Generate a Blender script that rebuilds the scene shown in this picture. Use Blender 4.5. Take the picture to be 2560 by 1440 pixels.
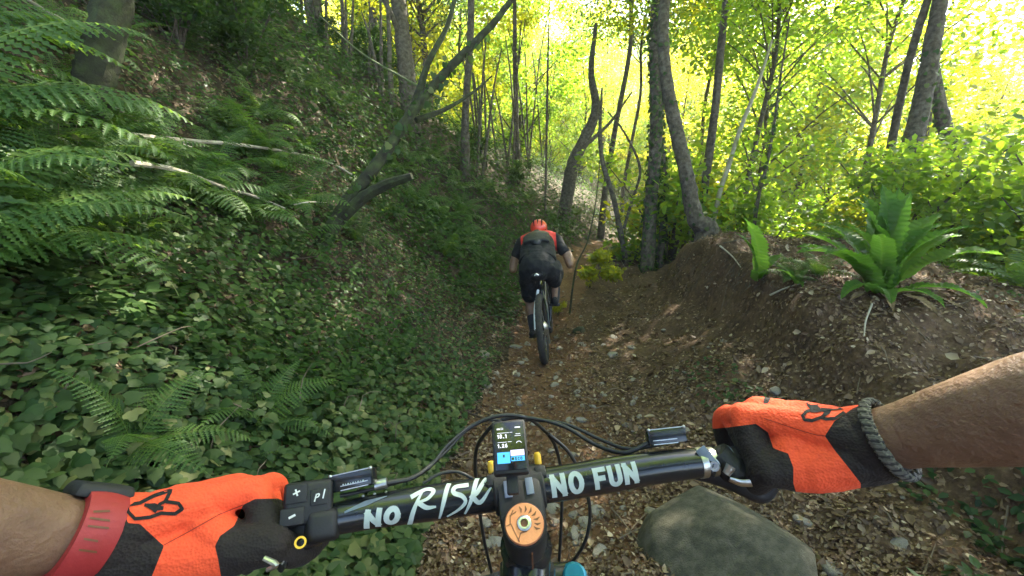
# Mountain-bike trail in a green gully, seen from the rider's chest.
import bpy, bmesh, math, random
import numpy as np
from mathutils import Vector, Matrix
from mathutils.bvhtree import BVHTree

for o in list(bpy.data.objects):
    bpy.data.objects.remove(o, do_unlink=True)
random.seed(7)
rng = np.random.default_rng(7)
SC = bpy.context.scene
COL = SC.collection
R = math.radians

# ------------------------------------------------------------------ camera
FPX, PITCH, CAM = 1074.0, R(15), np.array([0.0, 0.0, 1.40])
cam_d = bpy.data.cameras.new('camera')
cam = bpy.data.objects.new('camera', cam_d)
COL.objects.link(cam)
cam.location = CAM
cam.rotation_euler = (R(90) - PITCH, 0, 0)
cam_d.sensor_width = 36
cam_d.lens = 36 * FPX / 2560
cam_d.clip_start = 0.02
cam_d.clip_end = 2000
SC.camera = cam

# ------------------------------------------------------------------ world, sun, exposure
SUN_AZ, SUN_EL = R(38), R(44)
world = bpy.data.worlds.new('World')
SC.world = world
world.use_nodes = True
wn = world.node_tree
wn.nodes.clear()
sky = wn.nodes.new('ShaderNodeTexSky')
sky.sky_type = 'NISHITA'
sky.sun_disc = False
sky.sun_elevation = SUN_EL
sky.sun_rotation = SUN_AZ
sky.air_density = 1.0
sky.dust_density = 2.0
bg = wn.nodes.new('ShaderNodeBackground')
bg.inputs['Strength'].default_value = 0.10
wo = wn.nodes.new('ShaderNodeOutputWorld')
wn.links.new(sky.outputs[0], bg.inputs[0])
wn.links.new(bg.outputs[0], wo.inputs[0])
sun_d = bpy.data.lights.new('sun', 'SUN')
sun_d.energy = 5.0
sun_d.angle = R(0.5)
sun_d.color = (1.0, 0.93, 0.80)
sun = bpy.data.objects.new('sun', sun_d)
COL.objects.link(sun)
sdir = Vector((math.sin(SUN_AZ) * math.cos(SUN_EL), math.cos(SUN_AZ) * math.cos(SUN_EL), math.sin(SUN_EL)))
sun.rotation_euler = sdir.to_track_quat('Z', 'Y').to_euler()
sun.location = (5, 5, 20)
vs = SC.view_settings
vs.view_transform = 'Standard'
vs.look = 'None'
vs.exposure = 3.42
vs.gamma = 1.0
cy = SC.cycles
cy.max_bounces = 10
cy.diffuse_bounces = 5
cy.glossy_bounces = 3
cy.transmission_bounces = 6
cy.use_denoising = True
cy.sample_clamp_indirect = 6.0

def reseed(k):
    global rng
    random.seed(k)
    rng = np.random.default_rng(k)

# ------------------------------------------------------------------ pixel -> direction
FW = np.array([0, math.cos(PITCH), -math.sin(PITCH)])
UP = np.array([0, math.sin(PITCH), math.cos(PITCH)])
RT = np.array([1.0, 0, 0])

def ray(px, py):
    return RT * ((px - 1280) / FPX) + UP * ((720 - py) / FPX) + FW

def P(px, py, depth):
    return CAM + depth * ray(px, py)

def to_px(V):
    V = np.asarray(V) - CAM
    d = V @ FW
    return np.stack([1280 + FPX * (V @ RT) / d, 720 - FPX * (V @ UP) / d], -1)

# ------------------------------------------------------------------ object helpers
def link(o, parent=None):
    COL.objects.link(o)
    if parent is not None:
        o.parent = parent
    return o

def tag(o, label=None, cat=None, group=None, kind=None):
    if label: o['label'] = label
    if cat: o['category'] = cat
    if group: o['group'] = group
    if kind: o['kind'] = kind
    return o

def thing(name, label, cat, loc=(0, 0, 0), group=None):
    o = bpy.data.objects.new(name, None)
    o.empty_display_size = 0.1
    o.location = Vector([float(c) for c in loc])
    link(o)
    return tag(o, label, cat, group)

def np_mesh(name, V, F, mat=None, smooth=False, attrs=None):
    """V (n,3), F (m,k) all faces with k corners"""
    V = np.asarray(V, dtype=np.float32)
    F = np.asarray(F, dtype=np.int32)
    me = bpy.data.meshes.new(name)
    m, k = F.shape
    me.vertices.add(len(V))
    me.vertices.foreach_set('co', V.ravel())
    me.loops.add(m * k)
    me.loops.foreach_set('vertex_index', F.ravel())
    me.polygons.add(m)
    me.polygons.foreach_set('loop_start', np.arange(0, m * k, k, dtype=np.int32))
    me.polygons.foreach_set('loop_total', np.full(m, k, dtype=np.int32))
    me.update(calc_edges=True)
    if smooth:
        me.polygons.foreach_set('use_smooth', np.ones(m, dtype=bool))
    for an, av in (attrs or {}).items():
        a = me.attributes.new(an, 'FLOAT', 'POINT')
        a.data.foreach_set('value', np.asarray(av, dtype=np.float32))
    if mat is not None:
        me.materials.append(mat)
    return me

def obj(name, me, parent=None):
    return link(bpy.data.objects.new(name, me), parent)

def local(o, parent):
    """mesh was made in world coordinates; keep it there under a parent Empty that only has a location"""
    o.parent = parent
    o.matrix_parent_inverse = Matrix.Translation(-parent.location)
    return o

def catmull(pts, n):
    pts = np.asarray(pts, float)
    if len(pts) == 2:
        t = np.linspace(0, 1, n + 1)[:, None]
        return pts[0] * (1 - t) + pts[1] * t
    Q = np.vstack([2 * pts[0] - pts[1], pts, 2 * pts[-1] - pts[-2]])
    out = []
    for i in range(1, len(Q) - 2):
        p0, p1, p2, p3 = Q[i - 1], Q[i], Q[i + 1], Q[i + 2]
        for t in np.linspace(0, 1, n, endpoint=False):
            out.append(0.5 * (2 * p1 + (p2 - p0) * t + (2 * p0 - 5 * p1 + 4 * p2 - p3) * t * t
                              + (3 * p1 - p0 - 3 * p2 + p3) * t ** 3))
    out.append(Q[-2])
    return np.array(out)

class G:
    """collects shapes; build() links them as ONE mesh object"""
    def __init__(self):
        self.V, self.F, self.n = [], [], 0

    def add(self, V, F):
        V = np.asarray(V, float)
        self.V.append(V)
        self.F += [[int(i) + self.n for i in f] for f in F]
        self.n += len(V)
        return self

    def tube(self, pts, rad, seg=8, res=0, cap=True, squash=None, rough=0.0, side=None):
        pts = np.asarray(pts, float)
        if res:
            m = len(pts)
            pts2 = catmull(pts, res)
            if not np.isscalar(rad):
                rad = np.interp(np.linspace(0, m - 1, len(pts2)), np.arange(m), np.asarray(rad, float))
            pts = pts2
        n = len(pts)
        rad = np.full(n, float(rad)) if np.isscalar(rad) else np.asarray(rad, float)
        T = np.gradient(pts, axis=0)
        T /= np.linalg.norm(T, axis=1)[:, None] + 1e-12
        s = np.asarray(side, float) if side is not None else (np.array([0, 0, 1.0]) if abs(T[0][2]) < .9 else np.array([1.0, 0, 0]))
        V, F = [], []
        for i in range(n):
            s = s - T[i] * (s @ T[i])
            s /= np.linalg.norm(s) + 1e-12
            b = np.cross(T[i], s)
            a = np.arange(seg) * 2 * math.pi / seg
            rr = rad[i] * (1 + rough * rng.uniform(-1, 1, seg)) if rough else np.full(seg, rad[i])
            q = squash if squash else 1.0
            V.append(pts[i] + np.outer(np.cos(a) * rr, s) + np.outer(np.sin(a) * rr * q, b))
        V = np.concatenate(V)
        for i in range(n - 1):
            for k in range(seg):
                k2 = (k + 1) % seg
                F.append([i * seg + k, i * seg + k2, (i + 1) * seg + k2, (i + 1) * seg + k])
        if cap:
            F.append(list(range(seg))[::-1])
            F.append([(n - 1) * seg + k for k in range(seg)])
        return self.add(V, F)

    def box(self, c, ax, ay, az, sx, sy, sz, taper=1.0):
        """centre, three axes, full sizes; taper scales the +az face"""
        c, ax, ay, az = [np.asarray(q, float) for q in (c, ax, ay, az)]
        V = []
        for dz in (-.5, .5):
            t = taper if dz > 0 else 1
            for dx, dy in ((-.5, -.5), (.5, -.5), (.5, .5), (-.5, .5)):
                V.append(c + ax * dx * sx * t + ay * dy * sy * t + az * dz * sz)
        return self.add(V, [[3, 2, 1, 0], [4, 5, 6, 7], [0, 1, 5, 4], [1, 2, 6, 5], [2, 3, 7, 6], [3, 0, 4, 7]])

    def lathe(self, c, axis, prof, seg=24, side=None, close=True):
        """prof = [(radius, height along axis)]"""
        c, axis = np.asarray(c, float), np.asarray(axis, float)
        axis = axis / np.linalg.norm(axis)
        s = np.asarray(side, float) if side is not None else (np.array([1.0, 0, 0]) if abs(axis[0]) < .9 else np.array([0, 1.0, 0]))
        s = s - axis * (s @ axis)
        s /= np.linalg.norm(s)
        b = np.cross(axis, s)
        a = np.arange(seg) * 2 * math.pi / seg
        V = np.concatenate([c + axis * h + np.outer(np.cos(a) * r, s) + np.outer(np.sin(a) * r, b) for r, h in prof])
        n = len(prof)
        F = [[i * seg + k, i * seg + (k + 1) % seg, (i + 1) * seg + (k + 1) % seg, (i + 1) * seg + k]
             for i in range(n - 1) for k in range(seg)]
        if close:
            F.append(list(range(seg))[::-1])
            F.append([(n - 1) * seg + k for k in range(seg)])
        return self.add(V, F)

    def sphere(self, c, r, seg=16, rings=10, axes=None):
        ax = np.eye(3) if axes is None else np.asarray(axes, float)
        r = np.array([r, r, r]) if np.isscalar(r) else np.asarray(r, float)
        V = [[0, 0, -1]]
        for i in range(1, rings):
            th = -math.pi / 2 + math.pi * i / rings
            for k in range(seg):
                a = 2 * math.pi * k / seg
                V.append([math.cos(th) * math.cos(a), math.cos(th) * math.sin(a), math.sin(th)])
        V.append([0, 0, 1])
        F = [[0, 1 + (k + 1) % seg, 1 + k] for k in range(seg)]
        for i in range(rings - 2):
            for k in range(seg):
                F.append([1 + i * seg + k, 1 + i * seg + (k + 1) % seg, 1 + (i + 1) * seg + (k + 1) % seg, 1 + (i + 1) * seg + k])
        t = 1 + (rings - 2) * seg
        F += [[t + k, t + (k + 1) % seg, len(V) - 1] for k in range(seg)]
        return self.add(np.asarray(c, float) + (np.array(V) * r) @ ax, F)

    def mesh(self, name, mat, smooth=True, bevel=0.0):
        me = bpy.data.meshes.new(name)
        V = np.concatenate(self.V)
        me.from_pydata([tuple(v) for v in V], [], self.F)
        if bevel:
            bm = bmesh.new()
            bm.from_mesh(me)
            ed = [e for e in bm.edges if len(e.link_faces) == 2 and e.calc_face_angle(0) > .6]
            bmesh.ops.bevel(bm, geom=ed, offset=bevel, segments=2, affect='EDGES', profile=.5, clamp_overlap=True)
            bm.to_mesh(me)
            bm.free()
        me.validate()
        if smooth:
            me.polygons.foreach_set('use_smooth', np.ones(len(me.polygons), dtype=bool))
            try:
                me.set_sharp_from_angle(angle=R(40))
            except Exception:
                pass
        me.materials.append(mat)
        return me

    def build(self, name, mat, parent=None, smooth=True, bevel=0.0):
        o = bpy.data.objects.new(name, self.mesh(name, mat, smooth, bevel))
        COL.objects.link(o)
        if parent is not None:
            local(o, parent)
        return o

def solid(g, voxel, smooth_it=6, name='body'):
    """one continuous skin over overlapping shapes"""
    me = g.mesh(name, None, smooth=False) if False else None
    me = bpy.data.meshes.new(name)
    me.from_pydata([tuple(v) for v in np.concatenate(g.V)], [], g.F)
    o = bpy.data.objects.new('tmp', me)
    COL.objects.link(o)
    m = o.modifiers.new('r', 'REMESH')
    m.mode = 'VOXEL'
    m.voxel_size = voxel
    s = o.modifiers.new('s', 'SMOOTH')
    s.factor = .5
    s.iterations = smooth_it
    bpy.context.view_layer.update()
    dg = bpy.context.evaluated_depsgraph_get()
    out = bpy.data.meshes.new_from_object(o.evaluated_get(dg))
    out.name = name
    bpy.data.objects.remove(o, do_unlink=True)
    bpy.data.meshes.remove(me)
    out.polygons.foreach_set('use_smooth', np.ones(len(out.polygons), dtype=bool))
    return out

def co_of(me):
    a = np.empty(len(me.vertices) * 3, dtype=np.float32)
    me.vertices.foreach_get('co', a)
    return a.reshape(-1, 3).astype(float)

def normals_of(me):
    a = np.empty(len(me.vertices) * 3, dtype=np.float32)
    me.vertices.foreach_get('normal', a)
    return a.reshape(-1, 3).astype(float)

# ------------------------------------------------------------------ materials
def nodes_of(name):
    m = bpy.data.materials.new(name)
    m.use_nodes = True
    nt = m.node_tree
    nt.nodes.clear()
    out = nt.nodes.new('ShaderNodeOutputMaterial')
    return m, nt, out

def noise(nt, scale, detail=4, rough=.6, coord='Object', vec=None):
    n = nt.nodes.new('ShaderNodeTexNoise')
    n.inputs['Scale'].default_value = scale
    n.inputs['Detail'].default_value = detail
    n.inputs['Roughness'].default_value = rough
    if vec is None:
        tc = nt.nodes.new('ShaderNodeTexCoord')
        vec = tc.outputs[coord]
    nt.links.new(vec, n.inputs['Vector'])
    return n

def ramp(nt, fac, stops):
    r = nt.nodes.new('ShaderNodeValToRGB')
    el = r.color_ramp.elements
    while len(el) < len(stops):
        el.new(.5)
    for e, (p, c) in zip(el, stops):
        e.position = p
        e.color = (*c, 1)
    nt.links.new(fac, r.inputs[0])
    return r

def pmat(name, stops, scale=20, rough=.6, metal=0.0, bump=0.0, bscale=None, spec=.5, coord='Object', detail=5, coat=0.0, sss=0.0):
    """Principled with noise-driven colour and fine relief"""
    m, nt, out = nodes_of(name)
    b = nt.nodes.new('ShaderNodeBsdfPrincipled')
    n = noise(nt, scale, detail, coord=coord)
    if len(stops[0]) == 3 and not isinstance(stops[0][1], (tuple, list)):
        k = len(stops)
        stops = [(.3 + .4 * i / max(1, k - 1), c) for i, c in enumerate(stops)]
    r = ramp(nt, n.outputs['Fac'], stops)
    nt.links.new(r.outputs[0], b.inputs['Base Color'])
    b.inputs['Roughness'].default_value = rough
    b.inputs['Metallic'].default_value = metal
    b.inputs['Specular IOR Level'].default_value = spec
    b.inputs['Coat Weight'].default_value = coat
    if sss:
        b.inputs['Subsurface Weight'].default_value = sss
        b.inputs['Subsurface Radius'].default_value = (.01, .004, .002)
    if bump:
        nb = noise(nt, bscale or scale * 3, 6, coord=coord)
        bp = nt.nodes.new('ShaderNodeBump')
        bp.inputs['Strength'].default_value = bump
        bp.inputs['Distance'].default_value = .01
        nt.links.new(nb.outputs['Fac'], bp.inputs['Height'])
        nt.links.new(bp.outputs[0], b.inputs['Normal'])
    nt.links.new(b.outputs[0], out.inputs[0])
    return m

def leafmat(name, stops, trans, tw=.45, rough=.45, spec=.4):
    """leaf: glossy green face, light glowing through; per-leaf 'tint' picks the colour"""
    m, nt, out = nodes_of(name)
    at = nt.nodes.new('ShaderNodeAttribute')
    at.attribute_name = 'tint'
    oi = nt.nodes.new('ShaderNodeObjectInfo')
    ad = nt.nodes.new('ShaderNodeMath')
    ad.operation = 'MULTIPLY_ADD'
    nt.links.new(oi.outputs['Random'], ad.inputs[0])
    ad.inputs[1].default_value = .25
    nt.links.new(at.outputs['Fac'], ad.inputs[2])
    r = ramp(nt, ad.outputs[0], stops)
    b = nt.nodes.new('ShaderNodeBsdfPrincipled')
    nt.links.new(r.outputs[0], b.inputs['Base Color'])
    b.inputs['Roughness'].default_value = rough
    b.inputs['Specular IOR Level'].default_value = spec
    t = nt.nodes.new('ShaderNodeBsdfTranslucent')
    r2 = ramp(nt, ad.outputs[0], trans)
    nt.links.new(r2.outputs[0], t.inputs[0])
    mx = nt.nodes.new('ShaderNodeMixShader')
    mx.inputs[0].default_value = tw
    nt.links.new(b.outputs[0], mx.inputs[1])
    nt.links.new(t.outputs[0], mx.inputs[2])
    nt.links.new(mx.outputs[0], out.inputs[0])
    return m

M = {}
M['ivy'] = leafmat('ivy_leaf', [(0, (.040, .024, .011)), (.07, (.012, .026, .009)), (.45, (.028, .058, .016)), (.75, (.055, .085, .026)), (1, (.13, .14, .05))], [(0, (.05, .12, .02)), (1, (.12, .24, .03))], tw=.28, rough=.5, spec=.2)
M['fern'] = leafmat('fern_leaf', [(0, (.030, .070, .014)), (.6, (.048, .105, .020)), (1, (.095, .145, .028))], [(0, (.09, .20, .02)), (1, (.22, .36, .04))], tw=.42, rough=.55)
M['strap'] = leafmat('strap_leaf', [(0, (.035, .10, .014)), (.7, (.065, .14, .022)), (1, (.10, .16, .03))], [(0, (.14, .34, .03)), (1, (.26, .46, .05))], tw=.5, rough=.5, spec=.25)
M['canopy_yellow'] = leafmat('canopy_leaf_yellow', [(0, (.07, .11, .018)), (1, (.12, .14, .02))], [(0, (.42, .52, .02)), (.6, (.65, .64, .02)), (1, (.80, .70, .03))], tw=.66)
M['canopy_green'] = leafmat('canopy_leaf_green', [(0, (.045, .10, .02)), (1, (.09, .13, .025))], [(0, (.23, .45, .03)), (.6, (.40, .58, .03)), (1, (.58, .65, .04))], tw=.63)
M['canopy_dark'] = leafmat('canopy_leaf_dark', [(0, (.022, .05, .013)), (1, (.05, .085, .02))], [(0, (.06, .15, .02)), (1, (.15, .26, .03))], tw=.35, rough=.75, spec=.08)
M['litter'] = leafmat('dry_leaf', [(0, (.05, .028, .014)), (.4, (.12, .07, .035)), (.75, (.24, .16, .09)), (1, (.42, .33, .22))], [(0, (.10, .05, .02)), (1, (.25, .15, .06))], tw=.12, rough=.6)
M['bark'] = pmat('bark', [(.3, (.022, .016, .011)), (.5, (.085, .066, .046)), (.62, (.13, .11, .08)), (.75, (.06, .085, .03))], 16, .95, bump=1.0, bscale=45, detail=9)
M['bark_moss'] = pmat('mossy_bark', [(.3, (.014, .012, .007)), (.5, (.030, .032, .012)), (.7, (.05, .066, .018))], 12, .95, bump=1.0, bscale=50)
M['bark_pale'] = pmat('pale_dry_wood', [(.3, (.24, .20, .14)), (.7, (.44, .39, .30))], 14, .8, bump=.5, bscale=60)
M['twig'] = pmat('brown_twig', [(.3, (.08, .055, .035)), (.7, (.20, .15, .10))], 14, .85)
M['stem'] = pmat('green_stem', [(.3, (.05, .08, .02)), (.7, (.12, .13, .05))], 20, .7)
M['stone'] = pmat('stone', [(.3, (.11, .09, .07)), (.5, (.22, .19, .15)), (.7, (.34, .30, .25))], 18, .85, bump=.6, bscale=60)

def soil(name, stops, s1, s2, bump=.9):
    m, nt, out = nodes_of(name)
    b = nt.nodes.new('ShaderNodeBsdfPrincipled')
    tc = nt.nodes.new('ShaderNodeTexCoord')
    n1 = noise(nt, s1, 6, .65, vec=tc.outputs['Object'])
    n2 = noise(nt, s2, 8, .7, vec=tc.outputs['Object'])
    mx = nt.nodes.new('ShaderNodeMath')
    mx.operation = 'MULTIPLY_ADD'
    nt.links.new(n1.outputs['Fac'], mx.inputs[0])
    mx.inputs[1].default_value = .5
    h = nt.nodes.new('ShaderNodeMath')
    h.operation = 'MULTIPLY'
    nt.links.new(n2.outputs['Fac'], h.inputs[0])
    h.inputs[1].default_value = .5
    nt.links.new(h.outputs[0], mx.inputs[2])
    r = ramp(nt, mx.outputs[0], stops)
    nt.links.new(r.outputs[0], b.inputs['Base Color'])
    b.inputs['Roughness'].default_value = .92
    b.inputs['Specular IOR Level'].default_value = .25
    bp = nt.nodes.new('ShaderNodeBump')
    bp.inputs['Strength'].default_value = bump
    bp.inputs['Distance'].default_value = .03
    nt.links.new(mx.outputs[0], bp.inputs['Height'])
    nt.links.new(bp.outputs[0], b.inputs['Normal'])
    nt.links.new(b.outputs[0], out.inputs[0])
    return m
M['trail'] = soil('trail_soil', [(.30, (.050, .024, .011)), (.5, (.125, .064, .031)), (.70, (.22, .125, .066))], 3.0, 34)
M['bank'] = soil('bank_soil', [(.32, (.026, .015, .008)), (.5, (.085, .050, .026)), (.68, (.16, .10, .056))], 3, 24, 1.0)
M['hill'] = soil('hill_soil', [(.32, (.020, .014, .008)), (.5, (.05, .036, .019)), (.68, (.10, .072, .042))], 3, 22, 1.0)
M['valley'] = soil('valley_soil', [(.32, (.03, .04, .012)), (.5, (.05, .075, .02)), (.68, (.09, .11, .03))], 1.5, 12, .8)

# ------------------------------------------------------------------ terrain
def vnoise(x, y, seed=0):
    xi, yi = np.floor(x), np.floor(y)
    fx, fy = x - xi, y - yi
    fx, fy = fx * fx * (3 - 2 * fx), fy * fy * (3 - 2 * fy)
    def h(a, b):
        s = np.sin(a * 127.1 + b * 311.7 + seed * 74.7) * 43758.5453
        return s - np.floor(s)
    return (h(xi, yi) * (1 - fx) + h(xi + 1, yi) * fx) * (1 - fy) + (h(xi, yi + 1) * (1 - fx) + h(xi + 1, yi + 1) * fx) * fy

def fbm(x, y, s, o=3, seed=0):
    t, a, n = 0, 1.0, 0
    for k in range(o):
        t = t + a * (vnoise(x * s * 2 ** k, y * s * 2 ** k, seed + k) - .5)
        n += a
        a *= .5
    return t / n

def smi(x, xs, ys, w):
    return (np.interp(x - w, xs, ys) + 2 * np.interp(x, xs, ys) + np.interp(x + w, xs, ys)) / 4

def TC(y):
    y = np.asarray(y, float)
    return .085 * y + .035 * np.clip(y - 5, 0, 9) ** 2 + .63 * np.clip(y - 14, 0, None)

def ZT(y):
    return smi(np.asarray(y, float), [-8, 0, 2, 4, 5.5, 7, 9, 12, 16, 25, 60, 200], [.96, 0, -.24, -.48, -.62, -.52, -.30, -.45, -1.0, -2.6, -7, -9], .5)

def UV(x, y):
    el = .42 + .25 * fbm(x * 0 + 3.1, y, .9, 2, 5)
    return TC(y) - el - x, x - TC(y) - .48 - .2 * fbm(x * 0 + 9.1, y, .8, 2, 8)

def H(x, y):
    x, y = np.asarray(x, float), np.asarray(y, float)
    u, v = UV(x, y)
    zt = ZT(y)
    z = zt + .05 * fbm(x, y, 2.0, 3, 1) + .02 * fbm(x, y, 9, 2, 2)
    z = z - .05 * np.exp(-((x - TC(y)) / .28) ** 2)
    hl = smi(u, [-9, 0, .25, .8, 1.5, 3, 6, 8, 12, 40], [0, 0, .12, .48, 1.2, 2.8, 5.5, 6.2, 6.7, 9], .15)
    fall = np.clip(1 - .057 * (y - 8), .6, 1)
    z = z + hl * fall + np.clip(u, 0, 1) * (.55 * fbm(x, y, .7, 3, 3) + .34 * fbm(x, y, 2.2, 3, 4))
    zp = smi(y, [-8, 0, 1, 3, 6, 7.4, 8.6, 12, 25, 60, 200], [1.0, .30, .26, .50, .58, .05, -.35, -.9, -3.2, -7.5, -9.5], .3)
    w = smi(v + .30 * fbm(x, y, 1.6, 3, 12) * np.clip(v, 0, 1), [-9, .1, .4, .9, 1.30, 1.58, 99], [0, .02, .05, .20, .36, 1, 1], .05)
    z = z + (zp - zt) * w + np.clip(v, 0, 1) * (.34 * fbm(x, y, 1.3, 3, 6) + .17 * fbm(x, y, 4.5, 3, 7) + .06 * fbm(x, y, 13, 2, 9))
    ds = np.interp(y, [0, 6, 8], [3.6, 3.3, .9])
    z = z - np.clip(.45 * np.clip(v - ds, 0, None), 0, 6)
    far = np.clip((np.hypot(x, y) - 60) / 60, 0, 1)
    q = np.clip((np.hypot(x, y) - 48) / 60, 0, 1)
    return z * (1 - far) + far * -8.0 + 24 * q * q * (3 - 2 * q) * np.clip(.5 + y / 60, 0, 1)

def HN(x, y, e=.04):
    gx = (H(x + e, y) - H(x - e, y)) / (2 * e)
    gy = (H(x, y + e) - H(x, y - e)) / (2 * e)
    n = np.stack([-gx, -gy, np.ones_like(gx)], -1)
    return n / np.linalg.norm(n, axis=-1, keepdims=True)

def hit(px, py, tmax=60):
    d = ray(px, py)
    t = np.geomspace(.35, tmax, 1600)
    pts = CAM + t[:, None] * d
    below = np.nonzero(pts[:, 2] < H(pts[:, 0], pts[:, 1]))[0]
    return float(t[below[0]]) if len(below) else tmax

def gp(x, y, dz=0.0):
    return np.array([x, y, float(H(x, y)) + dz])

xs = np.unique(np.concatenate([-np.geomspace(4, 400, 44), np.arange(-4, 5, .065), np.geomspace(5, 400, 46)]))
ys = np.unique(np.concatenate([-np.geomspace(1.5, 400, 30), np.arange(-1.5, 10, .07), np.geomspace(10, 600, 66)]))
XX, YY = np.meshgrid(xs, ys)
ZZ = H(XX, YY)
TV = np.stack([XX.ravel(), YY.ravel(), ZZ.ravel()], -1)
nx, ny = len(xs), len(ys)
ii = np.arange(nx * ny).reshape(ny, nx)
TF = np.stack([ii[:-1, :-1], ii[:-1, 1:], ii[1:, 1:], ii[1:, :-1]], -1).reshape(-1, 4)
cx, cyy = TV[TF].mean(1)[:, 0], TV[TF].mean(1)[:, 1]
uu, vv = UV(cx, cyy)
reg = np.where(uu > .02, 1, np.where(vv > .02, 2, 0))
reg = np.where((reg == 2) & ((vv > np.interp(cyy, [0, 6, 8], [4.2, 3.6, 1.2])) | (cyy > 9)), 3, reg)
reg = np.where((cyy > 60) | (np.abs(cx) > 60), 3, reg)
SET = {}
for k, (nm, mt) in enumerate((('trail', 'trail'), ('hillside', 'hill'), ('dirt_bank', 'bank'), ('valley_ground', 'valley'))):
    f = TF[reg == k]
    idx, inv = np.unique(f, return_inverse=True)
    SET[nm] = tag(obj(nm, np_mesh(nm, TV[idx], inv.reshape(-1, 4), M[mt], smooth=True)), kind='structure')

# ------------------------------------------------------------------ leaf scattering
IVY_T = np.array([(0, .30, .03), (0, 0, 0), (-.26, -.12, -.04), (-.46, .10, -.07), (-.41, .36, -.02), (-.36, .58, -.05), (-.17, .72, .0),
                  (0, 1.0, -.06), (.17, .72, .0), (.36, .58, -.05), (.41, .36, -.02), (.46, .10, -.07), (.26, -.12, -.04)])
IVY_F = np.array([[0, i, i + 1 if i < 12 else 1] for i in range(1, 13)])
LEAF_T = np.array([(0, 0, 0), (-.30, .32, .05), (-.22, .70, .03), (0, 1.0, -.05), (.22, .70, .03), (.30, .32, .05), (0, .45, -.02)])
LEAF_F = np.array([[6, 0, 1], [6, 1, 2], [6, 2, 3], [6, 3, 4], [6, 4, 5], [6, 5, 0]])
RH_T = np.array([(0, 0, 0), (-.33, .45, .07), (0, 1, -.04), (.33, .45, .07)])
RH_F = np.array([[0, 2, 1], [0, 3, 2]])

def unit(a):
    return a / (np.linalg.norm(a, axis=-1, keepdims=True) + 1e-9)

def leaves(pos, nor, tip, size, tint, T, F, curl=None):
    Z = unit(nor)
    Y = unit(tip - Z * (tip * Z).sum(-1, keepdims=True))
    X = np.cross(Y, Z)
    T = np.broadcast_to(T, (len(pos),) + T.shape).copy()
    if curl is not None:
        T[:, :, 2] += curl[:, None] * (T[:, :, 1] - .4) ** 2 + np.abs(T[:, :, 0]) * curl[:, None] * .8
    V = pos[:, None, :] + size[:, None, None] * (T[:, :, :1] * X[:, None, :] + T[:, :, 1:2] * Y[:, None, :] + T[:, :, 2:3] * Z[:, None, :])
    n, k = len(pos), T.shape[1]
    FF = (F[None] + (np.arange(n) * k)[:, None, None]).reshape(-1, F.shape[1])
    return V.reshape(-1, 3), FF, np.repeat(tint, k)

def polar(n, r0, r1, a0, a1, pw=1.0):
    """points round the viewpoint, denser close by"""
    r = r0 * (r1 / r0) ** (rng.random(n) ** pw)
    a = R(a0) + (R(a1) - R(a0)) * rng.random(n)
    return np.sin(a) * r, np.cos(a) * r, r

# ------------------------------------------------------------------ ivy carpet on the hillside
def ivy_field(n, r0, r1, a0, a1, keep, s0, s1, lift):
    x, y, r = polar(n, r0, r1, a0, a1)
    u, v = UV(x, y)
    k = keep(x, y, u, v)
    x, y, r = x[k], y[k], r[k]
    nn = HN(x, y)
    m = len(x)
    pos = np.stack([x, y, H(x, y)], -1) + nn * (rng.random(m) ** 1.5 * lift * (.25 + 1.1 * vnoise(x * 2.3, y * 2.3, 61)) * np.clip(r / 3, .8, 2))[:, None] + nn * .01
    nor = unit(nn * .8 + np.array([.05, -.15, .55]) + rng.normal(0, .38, (m, 3)))
    tip = unit(np.stack([nn[:, 0], nn[:, 1], -.6 * np.ones(m)], -1) + rng.normal(0, .8, (m, 3)))
    size = rng.uniform(s0, s1, m) * np.interp(r, [1, 2.2, 4, 16], [1.45, 1.15, .85, 1.3])
    tint = np.clip(rng.beta(1.4, 2.6, m) * .9 + .22 * vnoise(x * 1.7, y * 1.7, 11), 0, 1)
    return pos, nor, tip, size, tint

ivy = thing('ivy', 'dark green ivy carpeting the steep slope beside the trail', 'ivy', gp(-1.2, 2.0))
a = ivy_field(115000, .95, 16, -75, 35,
              lambda x, y, u, v: (u > .02 + .10 * vnoise(x * 3, y * 3, 4)) & (vnoise(x * .9, y * .9, 21) + .5 * vnoise(x * 3.1, y * 3.1, 22) > .86 - .95 * np.exp(-.42 * np.hypot(x + 1, y - 1.6)))
              & (rng.random(len(x)) > .15), .022, .046, .20)
V, F_, T_ = leaves(*a, IVY_T, IVY_F, curl=rng.uniform(-.25, .15, len(a[0])))
o = tag(obj('leaf_cover', np_mesh('ivy_leaf_cover', V, F_, M['ivy'], True, {'tint': T_})), kind='stuff')
local(o, ivy)
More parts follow.
